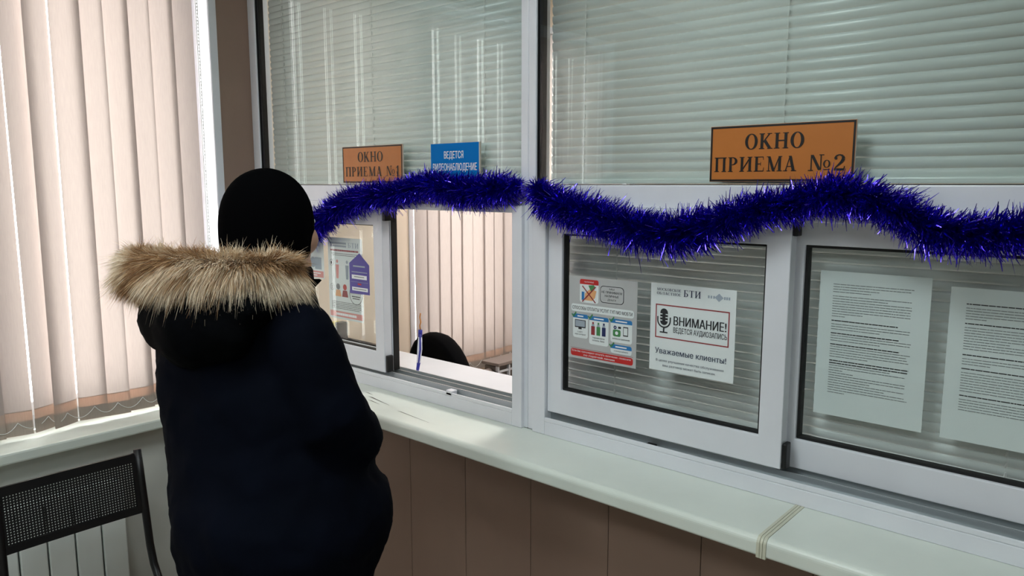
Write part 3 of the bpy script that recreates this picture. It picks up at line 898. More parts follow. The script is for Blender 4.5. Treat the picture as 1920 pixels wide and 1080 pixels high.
for u, c, hd in ((0.28, 'orange', 'text_grey'), (0.48, 'dark_red', 'red')):
    s.disc(u, 0.60, 0.055, 'figure_drawing', hd, 1); s.poly([(u - 0.09, 0.72), (u - 0.06, 0.64), (u + 0.06, 0.64), (u + 0.09, 0.72)], 'figure_drawing', c, 1)
s.disc(0.80, 0.67, 0.19, 'number_ring', 'text_grey', 1, 0.175)
s.words(0.68, 0.92, 0.69, 0.012, 'text_dark', rnd); s.words(0.70, 0.9, 0.715, 0.012, 'text_dark', rnd)
for k in range(5): s.words(0.08, 0.94 - 0.05 * (k == 4), 0.785 + 0.02 * k, 0.008, 'text_grey', rnd)
s.rect(0.02, 0.905, 0.98, 0.975, 'pink_banner', 'pink', 1)
s.words(0.2, 0.8, 0.925, 0.03, 'white_ink', rnd, layer=2)
s.done()
# violet house shaped sticker on the room side of the glass
r = empty('sticker', (0.63, 0.0105, 1.28), 'violet house shaped sticker at the edge of the slid hatch glass', 'sticker')
st = MB()
out = [(0.576, 1.279), (0.685, 1.281), (0.685, 1.382), (0.633, 1.420), (0.576, 1.384)]
st.rings([[(x, y, z) for x, z in out] for y in (0.0105, 0.0112)])
st.build('face', M['sticker'], r)
s = Sheet(r, 0.576, 1.42, 0.109, 0.141, 0.0103)
s.rect(0.20, 0.30, 0.80, 0.335, 'lettering', 'text_faint', 1)
s.words(0.12, 0.9, 0.45, 0.02, 'text_faint', rnd)
s.rect(0.12, 0.53, 0.88, 0.63, 'white_label', 'white_ink', 1); s.words(0.25, 0.75, 0.565, 0.02, 'text_grey', rnd, layer=2)
s.rect(0.06, 0.70, 0.94, 0.706, 'lettering', 'text_faint', 1)
s.rect(0.42, 0.735, 0.60, 0.77, 'red_mark', 'red', 1)
s.rect(0.12, 0.83, 0.92, 0.92, 'white_label', 'white_ink', 1); s.words(0.2, 0.85, 0.865, 0.02, 'text_grey', rnd, layer=2)
s.done()

# folder standing behind the slid hatch
r = empty('folder', (0.30, 0.20, 0.972), 'dark and yellow document folder standing on the inner ledge behind glass', 'folder')
MB().box(0.275, 0.312, 0.13, 0.165, 0.972, 1.125).build('cover', M['yellow'], r, bevel=0.002)
MB().box(0.312, 0.345, 0.13, 0.165, 0.972, 1.128).build('spine', M['folder'], r, bevel=0.002)

# ------------------------------------------------------------------ pen, office chair, office radiator
r = empty('pen', (0.705, 0.20, 0.972), 'white and blue pen standing upright on the inner ledge', 'pen')
MB().tube([(0.703, 0.20, 0.973), (0.706, 0.20, 0.995), (0.712, 0.20, 1.02)], [0.003, 0.0055, 0.0065], 12).build('tip', M['pen_blue'], r, smooth=True)
MB().tube([(0.712, 0.20, 1.02), (0.719, 0.20, 1.07), (0.722, 0.20, 1.115)], [0.0068, 0.009, 0.0068], 12).build('barrel', M['pen_white'], r, smooth=True)
MB().tube([(0.7175, 0.1945, 1.018), (0.7275, 0.1945, 1.07), (0.728, 0.1945, 1.125)], [0.003, 0.0035, 0.003], 8).build('stripe', M['pen_blue'], r, smooth=True)
MB().tube([(0.722, 0.20, 1.115), (0.724, 0.20, 1.140)], [0.0078, 0.0074], 12).build('cap', M['pen_blue'], r, smooth=True)
MB().tube([(0.724, 0.20, 1.140), (0.721, 0.20, 1.155), (0.727, 0.20, 1.168), (0.722, 0.20, 1.185), (0.726, 0.20, 1.20)], 0.0022, 8).build('cord', M['pen_gold'], r, smooth=True)

def office_chair():
    r = empty('office_chair', (0.42, 0.72, 0.0), 'black rounded office chair behind the open hatch', 'chair')
    b = MB()
    rings = []
    base_z, top_z = 0.56, 1.033
    n = 28
    def outline(t, grow):
        # egg shaped back, t 0..1 around
        a = 2 * PI * t
        zc = 0.80
        zz = math.sin(a)
        wz = 0.233 if zz > 0 else 0.24
        half = 0.185 * (1 - 0.05 * max(0, zz)) if zz > 0 else 0.185 * (1 - 0.12 * max(0, -zz))
        return (0.395 + half * math.copysign(abs(math.cos(a)) ** 0.95, math.cos(a)) * grow, zc + wz * zz * grow)
    for dy, g in ((-0.03, 0.75), (-0.045, 0.9), (-0.035, 0.985), (0.0, 1.0), (0.03, 0.96), (0.045, 0.82)):
        ring = []
        for k in range(n):
            x, z = outline(k / n, g)
            ring.append((x, 0.60 + dy + 0.12 * ((x - 0.425)) ** 2 + (z - 0.8) * -0.08, z))
        rings.append(ring)
    b.rings(rings)
    b.build('backrest', M['chair_fabric'], r, smooth=True)
    MB().rings([[(0.425 + 0.235 * g * math.copysign(abs(math.cos(2 * PI * k / 24)) ** 0.6, math.cos(2 * PI * k / 24)), 0.83 + 0.22 * g * math.copysign(abs(math.sin(2 * PI * k / 24)) ** 0.6, math.sin(2 * PI * k / 24)), z) for k in range(24)] for z, g in ((0.43, 0.9), (0.45, 1), (0.49, 1), (0.505, 0.92))]).build('seat', M['chair_fabric'], r, smooth=True)
    MB().tube([(0.425, 0.66, 0.66), (0.425, 0.62, 0.50), (0.425, 0.70, 0.42), (0.425, 0.83, 0.42)], 0.02, 10).build('back_bracket', M['black_plastic'], r)
    MB().tube([(0.425, 0.83, 0.10), (0.425, 0.83, 0.43)], 0.025, 12).build('column', M['black_plastic'], r)
    for k in range(5):
        a = 2 * PI * k / 5
        e = (0.425 + 0.27 * math.cos(a), 0.83 + 0.27 * math.sin(a), 0.07)
        MB().tube([(0.425, 0.83, 0.12), e], [0.025, 0.016], 8).build('base_arm', M['black_plastic'], r)
        MB().ellipsoid((e[0], e[1], 0.03), (0.03, 0.03, 0.03), nu=10, nv=6).build('caster', M['black_plastic'], r)
office_chair()

def radiator(name, x, y0, n, z0, z1, label, col='radiator', grille=False):
    r = empty(name, (x - 0.045, y0, z0), label, 'radiator')
    for k in range(n):
        a = y0 - k * 0.08
        s = MB().box(x - 0.012, x, a - 0.0775, a - 0.0025, z0, z1)
        s.box(x - 0.075, x - 0.012, a - 0.046, a - 0.034, z0 + 0.02, z1 - 0.01)
        s.box(x - 0.08, x - 0.068, a - 0.0775, a - 0.0025, z0, z1 - 0.01)
        s.box(x - 0.075, x - 0.012, a - 0.0775, a - 0.0025, z1 - 0.03, z1 - 0.012)
        s.build('section', M[col], r, bevel=0.004)
    MB().tube([(x - 0.04, y0 - 0.01, z0 + 0.04), (x - 0.04, y0 + 0.03, z0 + 0.04), (x - 0.04, y0 + 0.04, z0 + 0.02), (x - 0.04, y0 + 0.04, 0.0)], 0.012, 10).build('pipe', M['pvc'], r)
    MB().tube([(x - 0.04, y0 - n * 0.08 + 0.01, z1 - 0.04), (x - 0.04, y0 - n * 0.08 - 0.03, z1 - 0.04)], 0.016, 10).build('end_cap', M['pvc'], r)
    return r
radiator('radiator', 0.115, -0.600, 9, 0.10, 0.665, 'white sectioned radiator under the waiting room sill behind the chair')

def office_radiator():
    r = empty('radiator', (0.15, 1.6, 0.15), 'grey slatted radiator beyond the office chair', 'radiator')
    MB().box(0.075, 0.195, 1.19, 2.3, 0.735, 0.752).build('top_plate', M['pipe'], r, bevel=0.003)
    f = MB()
    for k in range(14):
        y = 1.19 + k * 0.084
        f.box(0.175, 0.190, y, y + 0.012, 0.15, 0.735)
    for z in (0.25, 0.35, 0.45, 0.55, 0.60, 0.65, 0.70):
        f.box(0.178, 0.186, 1.19, 2.29, z, z + 0.010)
    f.build('grille', M['pvc'], r)
    MB().box(0.08, 0.165, 1.21, 2.28, 0.15, 0.725).build('core', M['pipe'], r)
    MB().tube([(0.13, 1.20, 0.69), (0.13, 1.13, 0.69)], 0.028, 14).build('valve', M['pipe'], r, smooth=True)
    MB().tube([(0.13, 1.14, 0.69), (0.13, 1.11, 0.69), (0.13, 1.10, 0.67), (0.13, 1.10, 0.0)], 0.011, 10).build('pipe', M['pvc'], r, smooth=True)
office_radiator()

# ------------------------------------------------------------------ waiting chair with perforated back
def perforated(mb, P, nu, nv, hole):
    """grid of cells each with a hexagon hole; P(u, v) gives the point for cell coordinates"""
    for i in range(nu):
        for j in range(nv):
            off = 0.0
            n = len(mb.v)
            outer = [(0, 0), (0.5, 0), (1, 0), (1, 0.5), (1, 1), (0.5, 1), (0, 1), (0, 0.5)]
            for a, b in outer: mb.v.append(P((i + a), (j + b)))
            for a, b in outer:
                d = Vector((a - 0.5, b - 0.5)).normalized() * hole
                mb.v.append(P(i + 0.5 + d.x, j + 0.5 + d.y))
            for k in range(8):
                q = (k + 1) % 8
                mb.f.append((n + k, n + q, n + 8 + q, n + 8 + k))
    return mb

def waiting_chair():
    r = empty('waiting_chair', (0.62, -0.84, 0), 'black metal chair with perforated backrest beneath the window sill', 'chair')
    ya, yb = -1.035, -0.655
    def bx(y, z):
        t = (y - ya) / (yb - ya)
        return 0.40 - 0.10 * (z - 0.745) - 0.005 * 4 * t * (1 - t)
    za, zb = 0.657, 0.842
    nu, nv = 44, 18
    m0, mz0, mz1 = 0.020, 0.022, 0.026
    back = MB()
    perforated(back, lambda u, v: (bx(ya + m0 + (yb - ya - 2 * m0) * u / nu, za + mz0 + (zb - za - mz0 - mz1) * v / nv), ya + m0 + (yb - ya - 2 * m0) * u / nu, za + mz0 + (zb - za - mz0 - mz1) * v / nv), nu, nv, 0.25)
    o = back.build('backrest', M['chair_black'], r)
    sd = o.modifiers.new('thick', 'SOLIDIFY'); sd.thickness = 0.0015
    rim = MB()
    def strip(y0, y1, z0, z1, n):
        for k in range(n):
            a, b = y0 + (y1 - y0) * k / n, y0 + (y1 - y0) * (k + 1) / n
            q = []
            for y, z in ((a, z0), (b, z0), (b, z1), (a, z1)): q.append((bx(y, z) - 0.004, y, z))
            p = [(x + 0.008, y, z) for x, y, z in q]
            m = len(rim.v); rim.v += q + p
            rim.f += [(m, m + 1, m + 2, m + 3), (m + 7, m + 6, m + 5, m + 4), (m, m + 4, m + 5, m + 1), (m + 3, m + 2, m + 6, m + 7), (m, m + 3, m + 7, m + 4), (m + 1, m + 5, m + 6, m + 2)]
    strip(ya, yb, zb - mz1, zb, 12); strip(ya, yb, za, za + mz0, 12)
    strip(ya, ya + m0, za, zb, 2); strip(yb - m0, yb, za, zb, 2)
    rim.build('back_rim', M['chair_black'], r)
    for y in (ya + 0.005, yb - 0.002):
        dy = 0.012 if y > -0.8 else -0.002
        MB().tube([(bx(y, 0.848) , y, 0.852), (bx(y, 0.75), y + dy * 0.2, 0.75), (bx(y, 0.65), y + dy * 0.4, 0.65), (0.412, y + dy * 0.8, 0.55), (0.425, y + dy, 0.49), (0.455, y + dy, 0.450), (0.52, y + dy, 0.435), (0.84, y + dy, 0.435)], 0.0115, 10).build('upright', M['chair_black'], r, smooth=True)
    seat = MB()
    perforated(seat, lambda u, v: (0.47 + 0.38 * u / 30, ya + 0.01 + (yb - ya - 0.02) * v / 30, 0.452 - 0.012 * math.sin(PI * u / 30)), 30, 30, 0.30)
    so = seat.build('seat', M['chair_black'], r)
    sd = so.modifiers.new('thick', 'SOLIDIFY'); sd.thickness = 0.0015
    for y in (ya + 0.02, yb - 0.02):
        for x, fx in ((0.52, 0.46), (0.80, 0.86)):
            MB().tube([(x, y, 0.435), (fx, y, 0.0)], 0.0115, 10).build('leg', M['chair_black'], r, smooth=True)
    MB().tube([(0.66, ya + 0.02, 0.425), (0.66, yb - 0.02, 0.425)], 0.012, 10).build('crossbar', M['chair_black'], r, smooth=True)
waiting_chair()

# ------------------------------------------------------------------ tinsel garlands
def catmull(pts, per=14):
    pts = [Vector(p) for p in pts]
    out = []
    for i in range(len(pts) - 1):
        p0, p1, p2, p3 = pts[max(i - 1, 0)], pts[i], pts[i + 1], pts[min(i + 2, len(pts) - 1)]
        for k in range(per):
            t = k / per
            out.append(0.5 * ((2 * p1) + (p2 - p0) * t + (2 * p0 - 5 * p1 + 4 * p2 - p3) * t * t + (3 * p1 - p0 - 3 * p2 + p3) * t ** 3))
    out.append(pts[-1])
    return out

def garland(pts, radii, label, density, seed):
    rnd = random.Random(seed)
    path = catmull([(x, y, z) for x, y, z in pts])
    rr = catmull([(q, 0, 0) for q in radii])
    r = empty('tinsel_garland', pts[len(pts) // 2], label, 'garland', None)
    MB().tube(path, 0.0035, 8).build('cord', M['tinsel'], r)
    L = [0.0]
    for a, b in zip(path[:-1], path[1:]): L.append(L[-1] + (b - a).length)
    g = MB()
    n = int(L[-1] * density)
    for _ in range(n):
        s_ = rnd.random() * L[-1]
        i = 0
        lo, hi = 0, len(L) - 2
        while lo < hi:
            md = (lo + hi + 1) // 2
            if L[md] <= s_: lo = md
            else: hi = md - 1
        i = lo
        t = (s_ - L[i]) / max(1e-6, L[i + 1] - L[i])
        p = path[i].lerp(path[i + 1], t)
        rad = rr[i][0] * (1 - t) + rr[i + 1][0] * t
        tan = (path[i + 1] - path[i]).normalized()
        u = tan.orthogonal().normalized(); w = tan.cross(u)
        a = rnd.uniform(0, 2 * PI)
        clump = noise.noise(Vector((s_ * 18, math.cos(a) * 1.3, math.sin(a) * 1.3)))
        rdl = u * math.cos(a) + w * math.sin(a)
        lean = 0.35 + 0.55 * clump + rnd.gauss(0, 0.25)
        d = (rdl + tan * lean).normalized()
        ln = 0.9 * rad * (0.86 + 0.18 * rnd.random() + 0.22 * clump) * math.sqrt(1 + 0.6 * lean * lean)
        if rnd.random() < 0.03: ln *= 1.25
        bend = Vector((rnd.gauss(0, 1), rnd.gauss(0, 1), rnd.gauss(0, 1) - 0.5)) * (ln * 0.17)
        twist = rdl * 1.6 + Vector((rnd.gauss(0, 1), rnd.gauss(0, 1), rnd.gauss(0, 1)))
        m = len(g.v)
        wd = rnd.uniform(0.0008, 0.0017)
        for k, f in enumerate((0.08, 0.45, 0.75, 1.0)):
            c = p + d * (ln * f) + bend * (f * f)
            if c.y > -0.004 and c.z < 1.8:
                c.y = -0.004 - 0.25 * rnd.random() * 0.02
            twist = twist + Vector((rnd.gauss(0, 1), rnd.gauss(0, 1), rnd.gauss(0, 1))) * 0.35
            ws = d.cross(twist).normalized() * wd * (1.0, 1.0, 0.95, 0.4)[k]
            g.v += [tuple(c - ws), tuple(c + ws)]
        for k in (0, 2, 4):
            g.f.append((m + k, m + k + 1, m + k + 3, m + k + 2))
    g.build('tinsel_strips', M['tinsel'], r)
    return r
ga = garland([(0.19, -0.034, 1.452), (0.27, -0.036, 1.462), (0.43, -0.038, 1.500), (0.60, -0.040, 1.577), (0.745, -0.040, 1.614), (0.878, -0.040, 1.622), (1.013, -0.034, 1.650), (1.14, -0.042, 1.640), (1.245, -0.042, 1.632), (1.336, -0.038, 1.642), (1.388, -0.026, 1.648)],
             [0.045, 0.05, 0.055, 0.055, 0.054, 0.053, 0.052, 0.055, 0.055, 0.048, 0.02],
             'blue tinsel garland over the open hatch and the blue sign', 11000, 5)
gb = garland([(1.436, -0.026, 1.652), (1.493, -0.040, 1.612), (1.594, -0.044, 1.587), (1.689, -0.044, 1.566), (1.778, -0.044, 1.548), (1.848, -0.044, 1.544), (1.927, -0.044, 1.559), (2.000, -0.042, 1.585), (2.068, -0.036, 1.606), (2.113, -0.032, 1.613), (2.175, -0.040, 1.630), (2.225, -0.044, 1.634), (2.274, -0.044, 1.620), (2.330, -0.044, 1.597), (2.367, -0.044, 1.577), (2.418, -0.044, 1.566), (2.466, -0.044, 1.567), (2.512, -0.044, 1.575), (2.562, -0.040, 1.588), (2.64, -0.034, 1.60), (2.72, -0.04, 1.575)],
             [0.044, 0.056, 0.058, 0.058, 0.058, 0.057, 0.054, 0.052, 0.046, 0.046, 0.050, 0.048, 0.048, 0.047, 0.047, 0.047, 0.047, 0.047, 0.047, 0.047, 0.047],
             'sagging blue tinsel garland under the second amber nameplate', 12000, 6)
tp = MB()
tp.quad((1.000, -0.0135, 1.585), (1.035, -0.0135, 1.583), (1.022, -0.036, 1.640), (1.004, -0.036, 1.640))
tp.build('tape', M['tape'], ga)
tp = MB()
tp.quad((2.070, -0.0045, 1.640), (2.110, -0.0045, 1.640), (2.106, -0.045, 1.612), (2.074, -0.045, 1.612))
tp.build('tape', M['tape'], gb)

# ------------------------------------------------------------------ the man at the hatch
PO = (1.27, -0.73, 0.0)
person = empty('person', PO, 'person in black beanie and dark fur-hooded jacket standing at the open hatch', 'person')
FA = math.radians(10)
FX = Vector((math.cos(FA), math.sin(FA), 0))      # the man's right
FY = Vector((-math.sin(FA), math.cos(FA), 0))     # the way he faces
UP = Vector((0, 0, 1))

def ell(c, a, b, z=None, n=28, p=1.0):
    c = Vector(c)
    out = []
    for k in range(n):
        t = 2 * PI * k / n
        cs, sn = math.cos(t), math.sin(t)
        out.append(c + FX * (a * math.copysign(abs(cs) ** p, cs)) + FY * (b * math.copysign(abs(sn) ** p, sn)))
    return out

def remesh(o, voxel, smooth_it=6, disp=0.0, dscale=0.12):
    m = o.modifiers.new('skin_over', 'REMESH'); m.mode = 'VOXEL'; m.voxel_size = voxel; m.use_smooth_shade = True
    if smooth_it:
        s = o.modifiers.new('relax', 'SMOOTH'); s.iterations = smooth_it; s.factor = 0.5
    if disp:
        t2 = bpy.data.textures.new('cloth_creases', 'CLOUDS'); t2.noise_scale = dscale * 0.35
        d2 = o.modifiers.new('creases', 'DISPLACE'); d2.texture = t2; d2.strength = disp * 0.4; d2.mid_level = 0.5; d2.texture_coords = 'LOCAL'
        t = bpy.data.textures.new('cloth_folds', 'CLOUDS'); t.noise_scale = dscale; t.noise_depth = 2
        d = o.modifiers.new('folds', 'DISPLACE'); d.texture = t; d.strength = disp; d.mid_level = 0.5; d.texture_coords = 'LOCAL'

def arm_points(side):
    if side > 0:
        return [Vector((1.365, -0.722, 1.365)), Vector((1.424, -0.715, 1.287)), Vector((1.460, -0.705, 1.190)), Vector((1.435, -0.632, 1.120)), Vector((1.370, -0.572, 1.092)), Vector((1.322, -0.546, 1.083))]
    return [Vector((1.06, -0.78, 1.36)), Vector((1.03, -0.765, 1.27)), Vector((1.01, -0.735, 1.15)), Vector((1.025, -0.64, 1.10)), Vector((1.08, -0.565, 1.085)), Vector((1.12, -0.545, 1.083))]

# body: one continuous surface of head, neck, trunk, arms, hands and legs
HC = Vector((1.215, -0.662, 1.565))
b = MB()
b.ellipsoid(HC + UP * 0.012 - FY * 0.006, (0.074, 0.090, 0.092), (FX, FY, UP), 24, 14)                 # skull
b.ellipsoid(HC + FY * 0.03 - UP * 0.045, (0.062, 0.066, 0.075), (FX, FY, UP), 20, 12)    # jaw and cheeks
b.ellipsoid(HC + FY * 0.082 - UP * 0.095, (0.026, 0.022, 0.02), (FX, FY, UP), 12, 8)     # chin
b.ellipsoid(HC + FX * 0.05 + FY * 0.045 - UP * 0.035, (0.03, 0.035, 0.035), (FX, FY, UP), 12, 8)
b.ellipsoid(HC - FX * 0.05 + FY * 0.045 - UP * 0.035, (0.03, 0.035, 0.035), (FX, FY, UP), 12, 8)
b.tube([HC + FY * 0.088 + UP * 0.012, HC + FY * 0.104 - UP * 0.015, HC + FY * 0.116 - UP * 0.036, HC + FY * 0.09 - UP * 0.045], [0.009, 0.011, 0.014, 0.010], 10)  # nose
b.ellipsoid(HC + FY * 0.096 - UP * 0.064, (0.024, 0.008, 0.006), (FX, FY, UP), 10, 6)    # lips
b.ellipsoid(HC + FY * 0.094 - UP * 0.074, (0.02, 0.008, 0.006), (FX, FY, UP), 10, 6)
for sx in (-1, 1):
    b.ellipsoid(HC + FX * (sx * 0.080) - FY * 0.008 - UP * 0.02, (0.009, 0.02, 0.032), (FX, FY, UP), 10, 8)   # ears
b.tube([HC - UP * 0.05 - FY * 0.012, HC - UP * 0.14 - FY * 0.02, Vector((1.235, -0.715, 1.36))], [0.058, 0.060, 0.085], 18)
trunk = [((1.24, -0.725, 1.38), 0.12, 0.075), ((1.235, -0.74, 1.33), 0.17, 0.10), ((1.25, -0.74, 1.22), 0.16, 0.115), ((1.27, -0.735, 1.08), 0.145, 0.115), ((1.29, -0.735, 0.95), 0.15, 0.115), ((1.30, -0.74, 0.86), 0.155, 0.11), ((1.30, -0.74, 0.80), 0.13, 0.09)]
b.rings([ell(c, a, d) for c, a, d in trunk])
for sx in (-1, 1):
    ap = arm_points(sx)
    b.tube(ap, [0.052, 0.048, 0.042, 0.038, 0.030, 0.026], 14)
    # hand: palm, four fingers of different lengths, thumb
    w0 = ap[-1]; d = (ap[-1] - ap[-3]).normalized(); d = (d + UP * -0.05).normalized()
    across = UP.cross(d).normalized() * sx            # towards the thumb side
    nrm = d.cross(across).normalized()
    b.tube([w0 - d * 0.01, w0 + d * 0.03, w0 + d * 0.075, w0 + d * 0.09], [0.024, 0.027, 0.028, 0.02], 14)
    inward = -FX * sx
    for k, (off, ln) in enumerate(((-0.027, 0.062), (-0.009, 0.074), (0.009, 0.080), (0.027, 0.070))):
        s0 = w0 + d * 0.078 + UP * off
        b.tube([s0, s0 + d * ln * 0.45 + inward * 0.006, s0 + d * ln * 0.75 + inward * 0.022, s0 + d * ln * 0.85 + inward * 0.042], [0.0095, 0.0088, 0.0082, 0.007], 8)
    s0 = w0 + d * 0.025 + UP * 0.018
    b.tube([s0, s0 + d * 0.025 + UP * 0.022 + inward * 0.01, s0 + d * 0.055 + UP * 0.028 + inward * 0.018], [0.013, 0.011, 0.008], 8)
FEET = {}
for sx in (-1, 1):
    hip = Vector((1.30, -0.74, 0.84)) + FX * (sx * 0.085)
    knee = hip + FY * 0.015 - UP * 0.38 + FX * (sx * 0.01)
    ankle = Vector((hip.x, hip.y, 0.09)) + FX * (sx * 0.02) - FY * 0.02
    b.tube([hip + UP * 0.02, hip - UP * 0.12, knee, knee - UP * 0.12 - FY * 0.012, ankle], [0.088, 0.083, 0.055, 0.055, 0.038], 16)
    b.tube([ankle - UP * 0.05, ankle + FY * 0.08 - UP * 0.055, ankle + FY * 0.16 - UP * 0.06], [0.036, 0.034, 0.026], 12)
    FEET[sx] = (hip, knee, ankle)
body = b.build('body', M['skin'], person)
remesh(body, 0.0065, 3)
for sx in (-1, 1):
    MB().ellipsoid(HC + FX * (sx * 0.032) + FY * 0.083 + UP * 0.004, (0.012, 0.010, 0.008), (FX, FY, UP), 12, 8).build('eye', M['white_ink'], person, smooth=True)
    MB().ellipsoid(HC + FX * (sx * 0.032) + FY * 0.0915 + UP * 0.004, (0.005, 0.0025, 0.005), (FX, FY, UP), 12, 8).build('iris', M['gasket'], person, smooth=True)

# jacket: trunk, sleeves, collar
j = MB()
tr = [((1.232, -0.715, 1.425), 0.105, 0.085), ((1.222, -0.735, 1.395), 0.150, 0.105), ((1.216, -0.748, 1.355), 0.180, 0.128), ((1.222, -0.752, 1.29), 0.196, 0.145), ((1.243, -0.752, 1.22), 0.204, 0.158), ((1.268, -0.748, 1.14), 0.206, 0.160),
      ((1.298, -0.745, 1.06), 0.218, 0.170), ((1.322, -0.728, 1.00), 0.230, 0.214), ((1.330, -0.728, 0.94), 0.228, 0.215), ((1.330, -0.735, 0.88), 0.216, 0.200), ((1.328, -0.745, 0.83), 0.206, 0.182), ((1.325, -0.748, 0.79), 0.198, 0.170)]
j.rings([ell(c, a, d, p=0.9) for c, a, d in tr])
for sx in (-1, 1):
    ap = arm_points(sx)
    fw = (ap[5] - ap[3]).normalized()
    j.tube(ap + [ap[5] + fw * 0.06, ap[5] + fw * 0.115], [0.078, 0.080, 0.080, 0.072, 0.062, 0.058, 0.058, 0.054], 18)
    j.ellipsoid(ap[0], (0.078, 0.08, 0.062), (FX, FY, UP), 18, 10)
jo = j.build('jacket', M['jacket'], person)
remesh(jo, 0.012, 5, 0.02, 0.10)
# collar: standing ring with an open pointed front
c = MB()
rings = []
for zz, ra, rb in ((1.385, 0.112, 0.098), (1.42, 0.102, 0.092), (1.455, 0.098, 0.09), (1.462, 0.094, 0.086), (1.452, 0.088, 0.08), (1.39, 0.09, 0.08)):
    ring = []
    for k in range(32):
        t = 2 * PI * k / 32
        lift = 0.012 * max(0, math.cos(t - 0.5)) ** 2
        ring.append(Vector((1.237, -0.688, zz + lift * (zz > 1.44))) + FX * (ra * math.cos(t)) + FY * (rb * math.sin(t)))
    rings.append(ring)
c.rings(rings, cap=False)
c.build('collar', M['hood'], person, smooth=True)
cf = MB()
cf.rings([[(1.30, -0.655, 1.44), (1.30, -0.645, 1.40), (1.315, -0.64, 1.43)], [(1.325, -0.645, 1.452), (1.325, -0.64, 1.425), (1.33, -0.635, 1.44)], [(1.345, -0.632, 1.452), (1.345, -0.630, 1.446), (1.347, -0.628, 1.449)]])
cf.build('collar_tab', M['hood'], person)

# hood hanging down the back under the fur
CR = Vector((0.75, 0.661, 0)); CD = Vector((-0.661, 0.75, 0))
h = MB()
BK = -FY
h.ellipsoid((1.245, -0.835, 1.415), (0.185, 0.095, 0.075), (FX, FY, UP), 26, 14)
h.ellipsoid((1.262, -0.868, 1.372), (0.150, 0.072, 0.085), (FX, FY, UP), 24, 14)
h.ellipsoid((1.09, -0.80, 1.415), (0.075, 0.11, 0.062), (FX, FY, UP), 20, 12)
h.ellipsoid((1.325, -0.77, 1.42), (0.045, 0.08, 0.045), (FX, FY, UP), 20, 12)
ho = h.build('hood', M['hood'], person)
remesh(ho, 0.011, 5, 0.022, 0.09)

# fur trim along the hood edge
fpath = catmull([(0.985, -0.690, 1.440), (0.955, -0.765, 1.462), (0.985, -0.845, 1.478), (1.085, -0.895, 1.487), (1.20, -0.905, 1.492), (1.285, -0.890, 1.497), (1.350, -0.845, 1.492), (1.368, -0.780, 1.487), (1.350, -0.715, 1.480), (1.312, -0.675, 1.470)], 12)
f = MB()
rnd = random.Random(21)
f.tube(fpath, [0.012] + [0.026] * (len(fpath) - 2) + [0.012], 10)
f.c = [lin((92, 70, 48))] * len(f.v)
cen = Vector((1.2, -0.70, 1.47))
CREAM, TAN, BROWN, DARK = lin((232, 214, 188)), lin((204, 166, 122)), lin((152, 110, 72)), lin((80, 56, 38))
NF = 42000
for _ in range(NF):
    q = rnd.random() * (len(fpath) - 1.001)
    i = int(q); t = q - i
    p = fpath[i].lerp(fpath[i + 1], t)
    tan = (fpath[i + 1] - fpath[i]).normalized()
    outw = Vector((p.x - cen.x, p.y - cen.y, 0)).normalized()
    a = rnd.uniform(-0.75 * PI, 0.75 * PI)
    d = outw * math.cos(a) + UP * math.sin(a)
    cl = noise.noise(Vector((p.x * 28, p.y * 28, a * 1.6)))
    cl2 = noise.noise(Vector((p.x * 9 + 7, p.y * 9, a * 0.9)))
    d = (d + tan * (rnd.gauss(0, 0.13) + cl * 0.75) + UP * (-0.22)).normalized()
    ln = (0.034 + 0.024 * rnd.random() + 0.012 * cl) * (1.12 if math.sin(a) < 0 else 0.92)
    if rnd.random() < 0.06: ln *= 1.35
    edge = min(q, len(fpath) - 1 - q) / 6.0
    ln *= min(1.0, 0.55 + 0.45 * edge)
    start = p + d * 0.014
    droop = UP * -0.020 + outw * 0.002
    side = d.cross(Vector((rnd.gauss(0, 1), rnd.gauss(0, 1), rnd.gauss(0, 1)))).normalized() * rnd.uniform(0.00025, 0.00055)
    m = len(f.v)
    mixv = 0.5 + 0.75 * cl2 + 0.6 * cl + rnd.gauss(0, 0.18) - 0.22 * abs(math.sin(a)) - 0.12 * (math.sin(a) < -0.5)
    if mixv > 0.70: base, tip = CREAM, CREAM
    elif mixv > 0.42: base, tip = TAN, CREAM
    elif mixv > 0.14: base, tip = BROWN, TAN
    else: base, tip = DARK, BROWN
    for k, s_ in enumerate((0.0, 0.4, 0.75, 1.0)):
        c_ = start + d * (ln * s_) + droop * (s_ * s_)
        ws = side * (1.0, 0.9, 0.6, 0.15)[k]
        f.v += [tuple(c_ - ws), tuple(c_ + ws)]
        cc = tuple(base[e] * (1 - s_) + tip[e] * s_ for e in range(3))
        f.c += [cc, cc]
    f.f += [(m, m + 1, m + 3, m + 2), (m + 2, m + 3, m + 5, m + 4), (m + 4, m + 5, m + 7, m + 6)]
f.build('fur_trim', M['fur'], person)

# beanie
hb = MB()
rings = []
HX = Vector((1.207, -0.667, 0))
for zz, sc, sh in ((1.478, 0.060, -0.010), (1.484, 0.086, -0.008), (1.50, 0.0935, -0.005), (1.53, 0.0985, -0.002), (1.565, 0.100, 0.0), (1.60, 0.0965, 0.0), (1.63, 0.0865, 0.0), (1.655, 0.070, 0.0), (1.672, 0.051, 0.0), (1.683, 0.028, 0.0), (1.687, 0.008, 0.0)):
    rings.append([HX + FX * ((sc) * math.cos(2 * PI * k / 48)) + FY * (sc * (1.05 - 0.11 * max(0.0, math.sin(2 * PI * k / 48)) ** 4) * math.sin(2 * PI * k / 48) + sh) + UP * max(zz, 1.478 + (zz - 1.478) * 0.35 + 0.118 * max(0.0, math.sin(2 * PI * k / 48)) ** 6) for k in range(48)])
hb.rings(rings, cap=True)
ht = hb.build('beanie', M['hat'], person, smooth=True)
sd = ht.modifiers.new('round', 'SUBSURF'); sd.levels = 1; sd.render_levels = 1

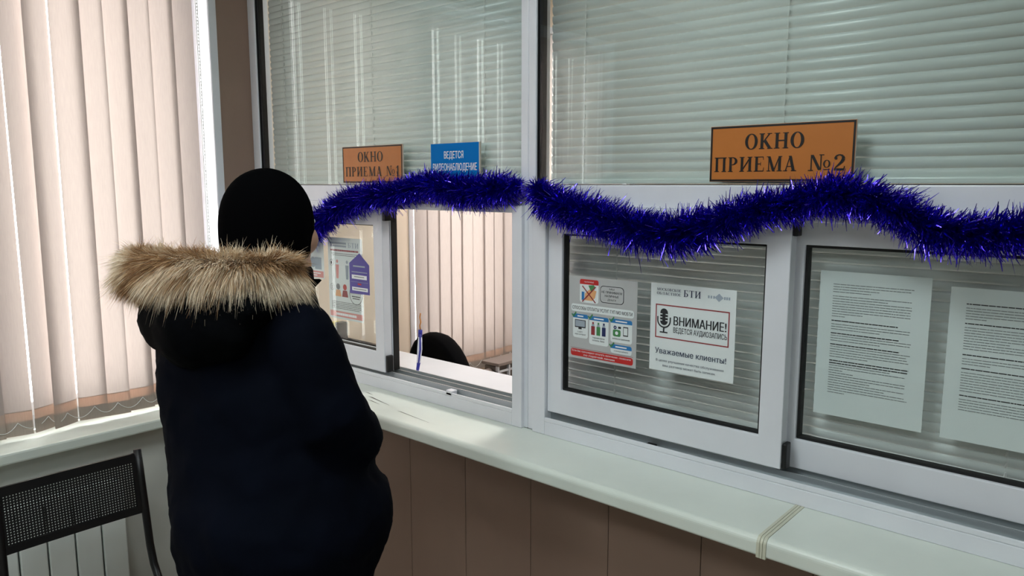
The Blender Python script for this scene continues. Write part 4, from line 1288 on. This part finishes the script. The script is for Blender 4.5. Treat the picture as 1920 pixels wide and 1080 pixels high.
# trousers and boots
t = MB()
t.rings([ell(c_, a, d) for c_, a, d in (((1.31, -0.742, 0.92), 0.165, 0.125), ((1.305, -0.742, 0.84), 0.17, 0.125), ((1.30, -0.742, 0.76), 0.16, 0.115))])
for sx in (-1, 1):
    hip, knee, ankle = FEET[sx]
    t.tube([hip, hip - UP * 0.12, knee, knee - UP * 0.14, ankle + UP * 0.04], [0.102, 0.098, 0.075, 0.072, 0.062], 18)
to = t.build('trousers', M['trousers'], person)
remesh(to, 0.012, 4, 0.008, 0.08)
for sx in (-1, 1):
    ankle = FEET[sx][2]
    s_ = MB()
    rr = []
    for off, w, hgt in ((-0.075, 0.030, 0.06), (-0.06, 0.040, 0.085), (0.0, 0.043, 0.10), (0.07, 0.047, 0.085), (0.14, 0.048, 0.06), (0.185, 0.036, 0.045), (0.20, 0.015, 0.03)):
        ring = []
        for k in range(16):
            a = 2 * PI * k / 16
            zc = hgt / 2
            ring.append(Vector((ankle.x, ankle.y, 0)) + FY * off + FX * (w * math.copysign(abs(math.cos(a)) ** 0.7, math.cos(a))) + UP * (zc + zc * math.copysign(abs(math.sin(a)) ** 0.6, math.sin(a)) + 0.0005))
        rr.append(ring)
    s_.rings(rr)
    s_.tube([Vector((ankle.x, ankle.y, 0.06)), Vector((ankle.x, ankle.y, 0.19))], [0.05, 0.056], 16)
    s_.build('boot', M['boot'], person, smooth=True)

# ------------------------------------------------------------------ ceiling lamps, and the added office fill panel
def ceiling_lamp(x, y, label, m, w=0.59):
    r = empty('ceiling_lamp', (x, y, CH - 0.035), label, 'lamp')
    MB().ringframe(x - w / 2, x + w / 2, 0, 1, 0, 0, 0, 0, 0, 0)
    fr_ = MB()
    fr_.box(x - w / 2 - 0.01, x + w / 2 + 0.01, y - w / 2 - 0.01, y + w / 2 + 0.01, CH - 0.035, CH - 0.001)
    fr_.build('housing', M['pvc'], r)
    MB().box(x - w / 2, x + w / 2, y - w / 2, y + w / 2, CH - 0.039, CH - 0.0355).build('diffuser', m, r)
ceiling_lamp(1.4, -2.6, 'square ceiling lamp panel far from the counter, nearer the window wall', M['lamp'])
ceiling_lamp(3.3, -2.5, 'square ceiling lamp panel far from the counter and the window wall', M['lamp'])
ceiling_lamp(1.8, -1.25, 'square ceiling lamp panel near the counter', M['lamp'])
ceiling_lamp(1.15, 1.2, 'square fill light panel added to brighten the office', M['office_fill'])  # unseen panel, added to lift the office wall and blind
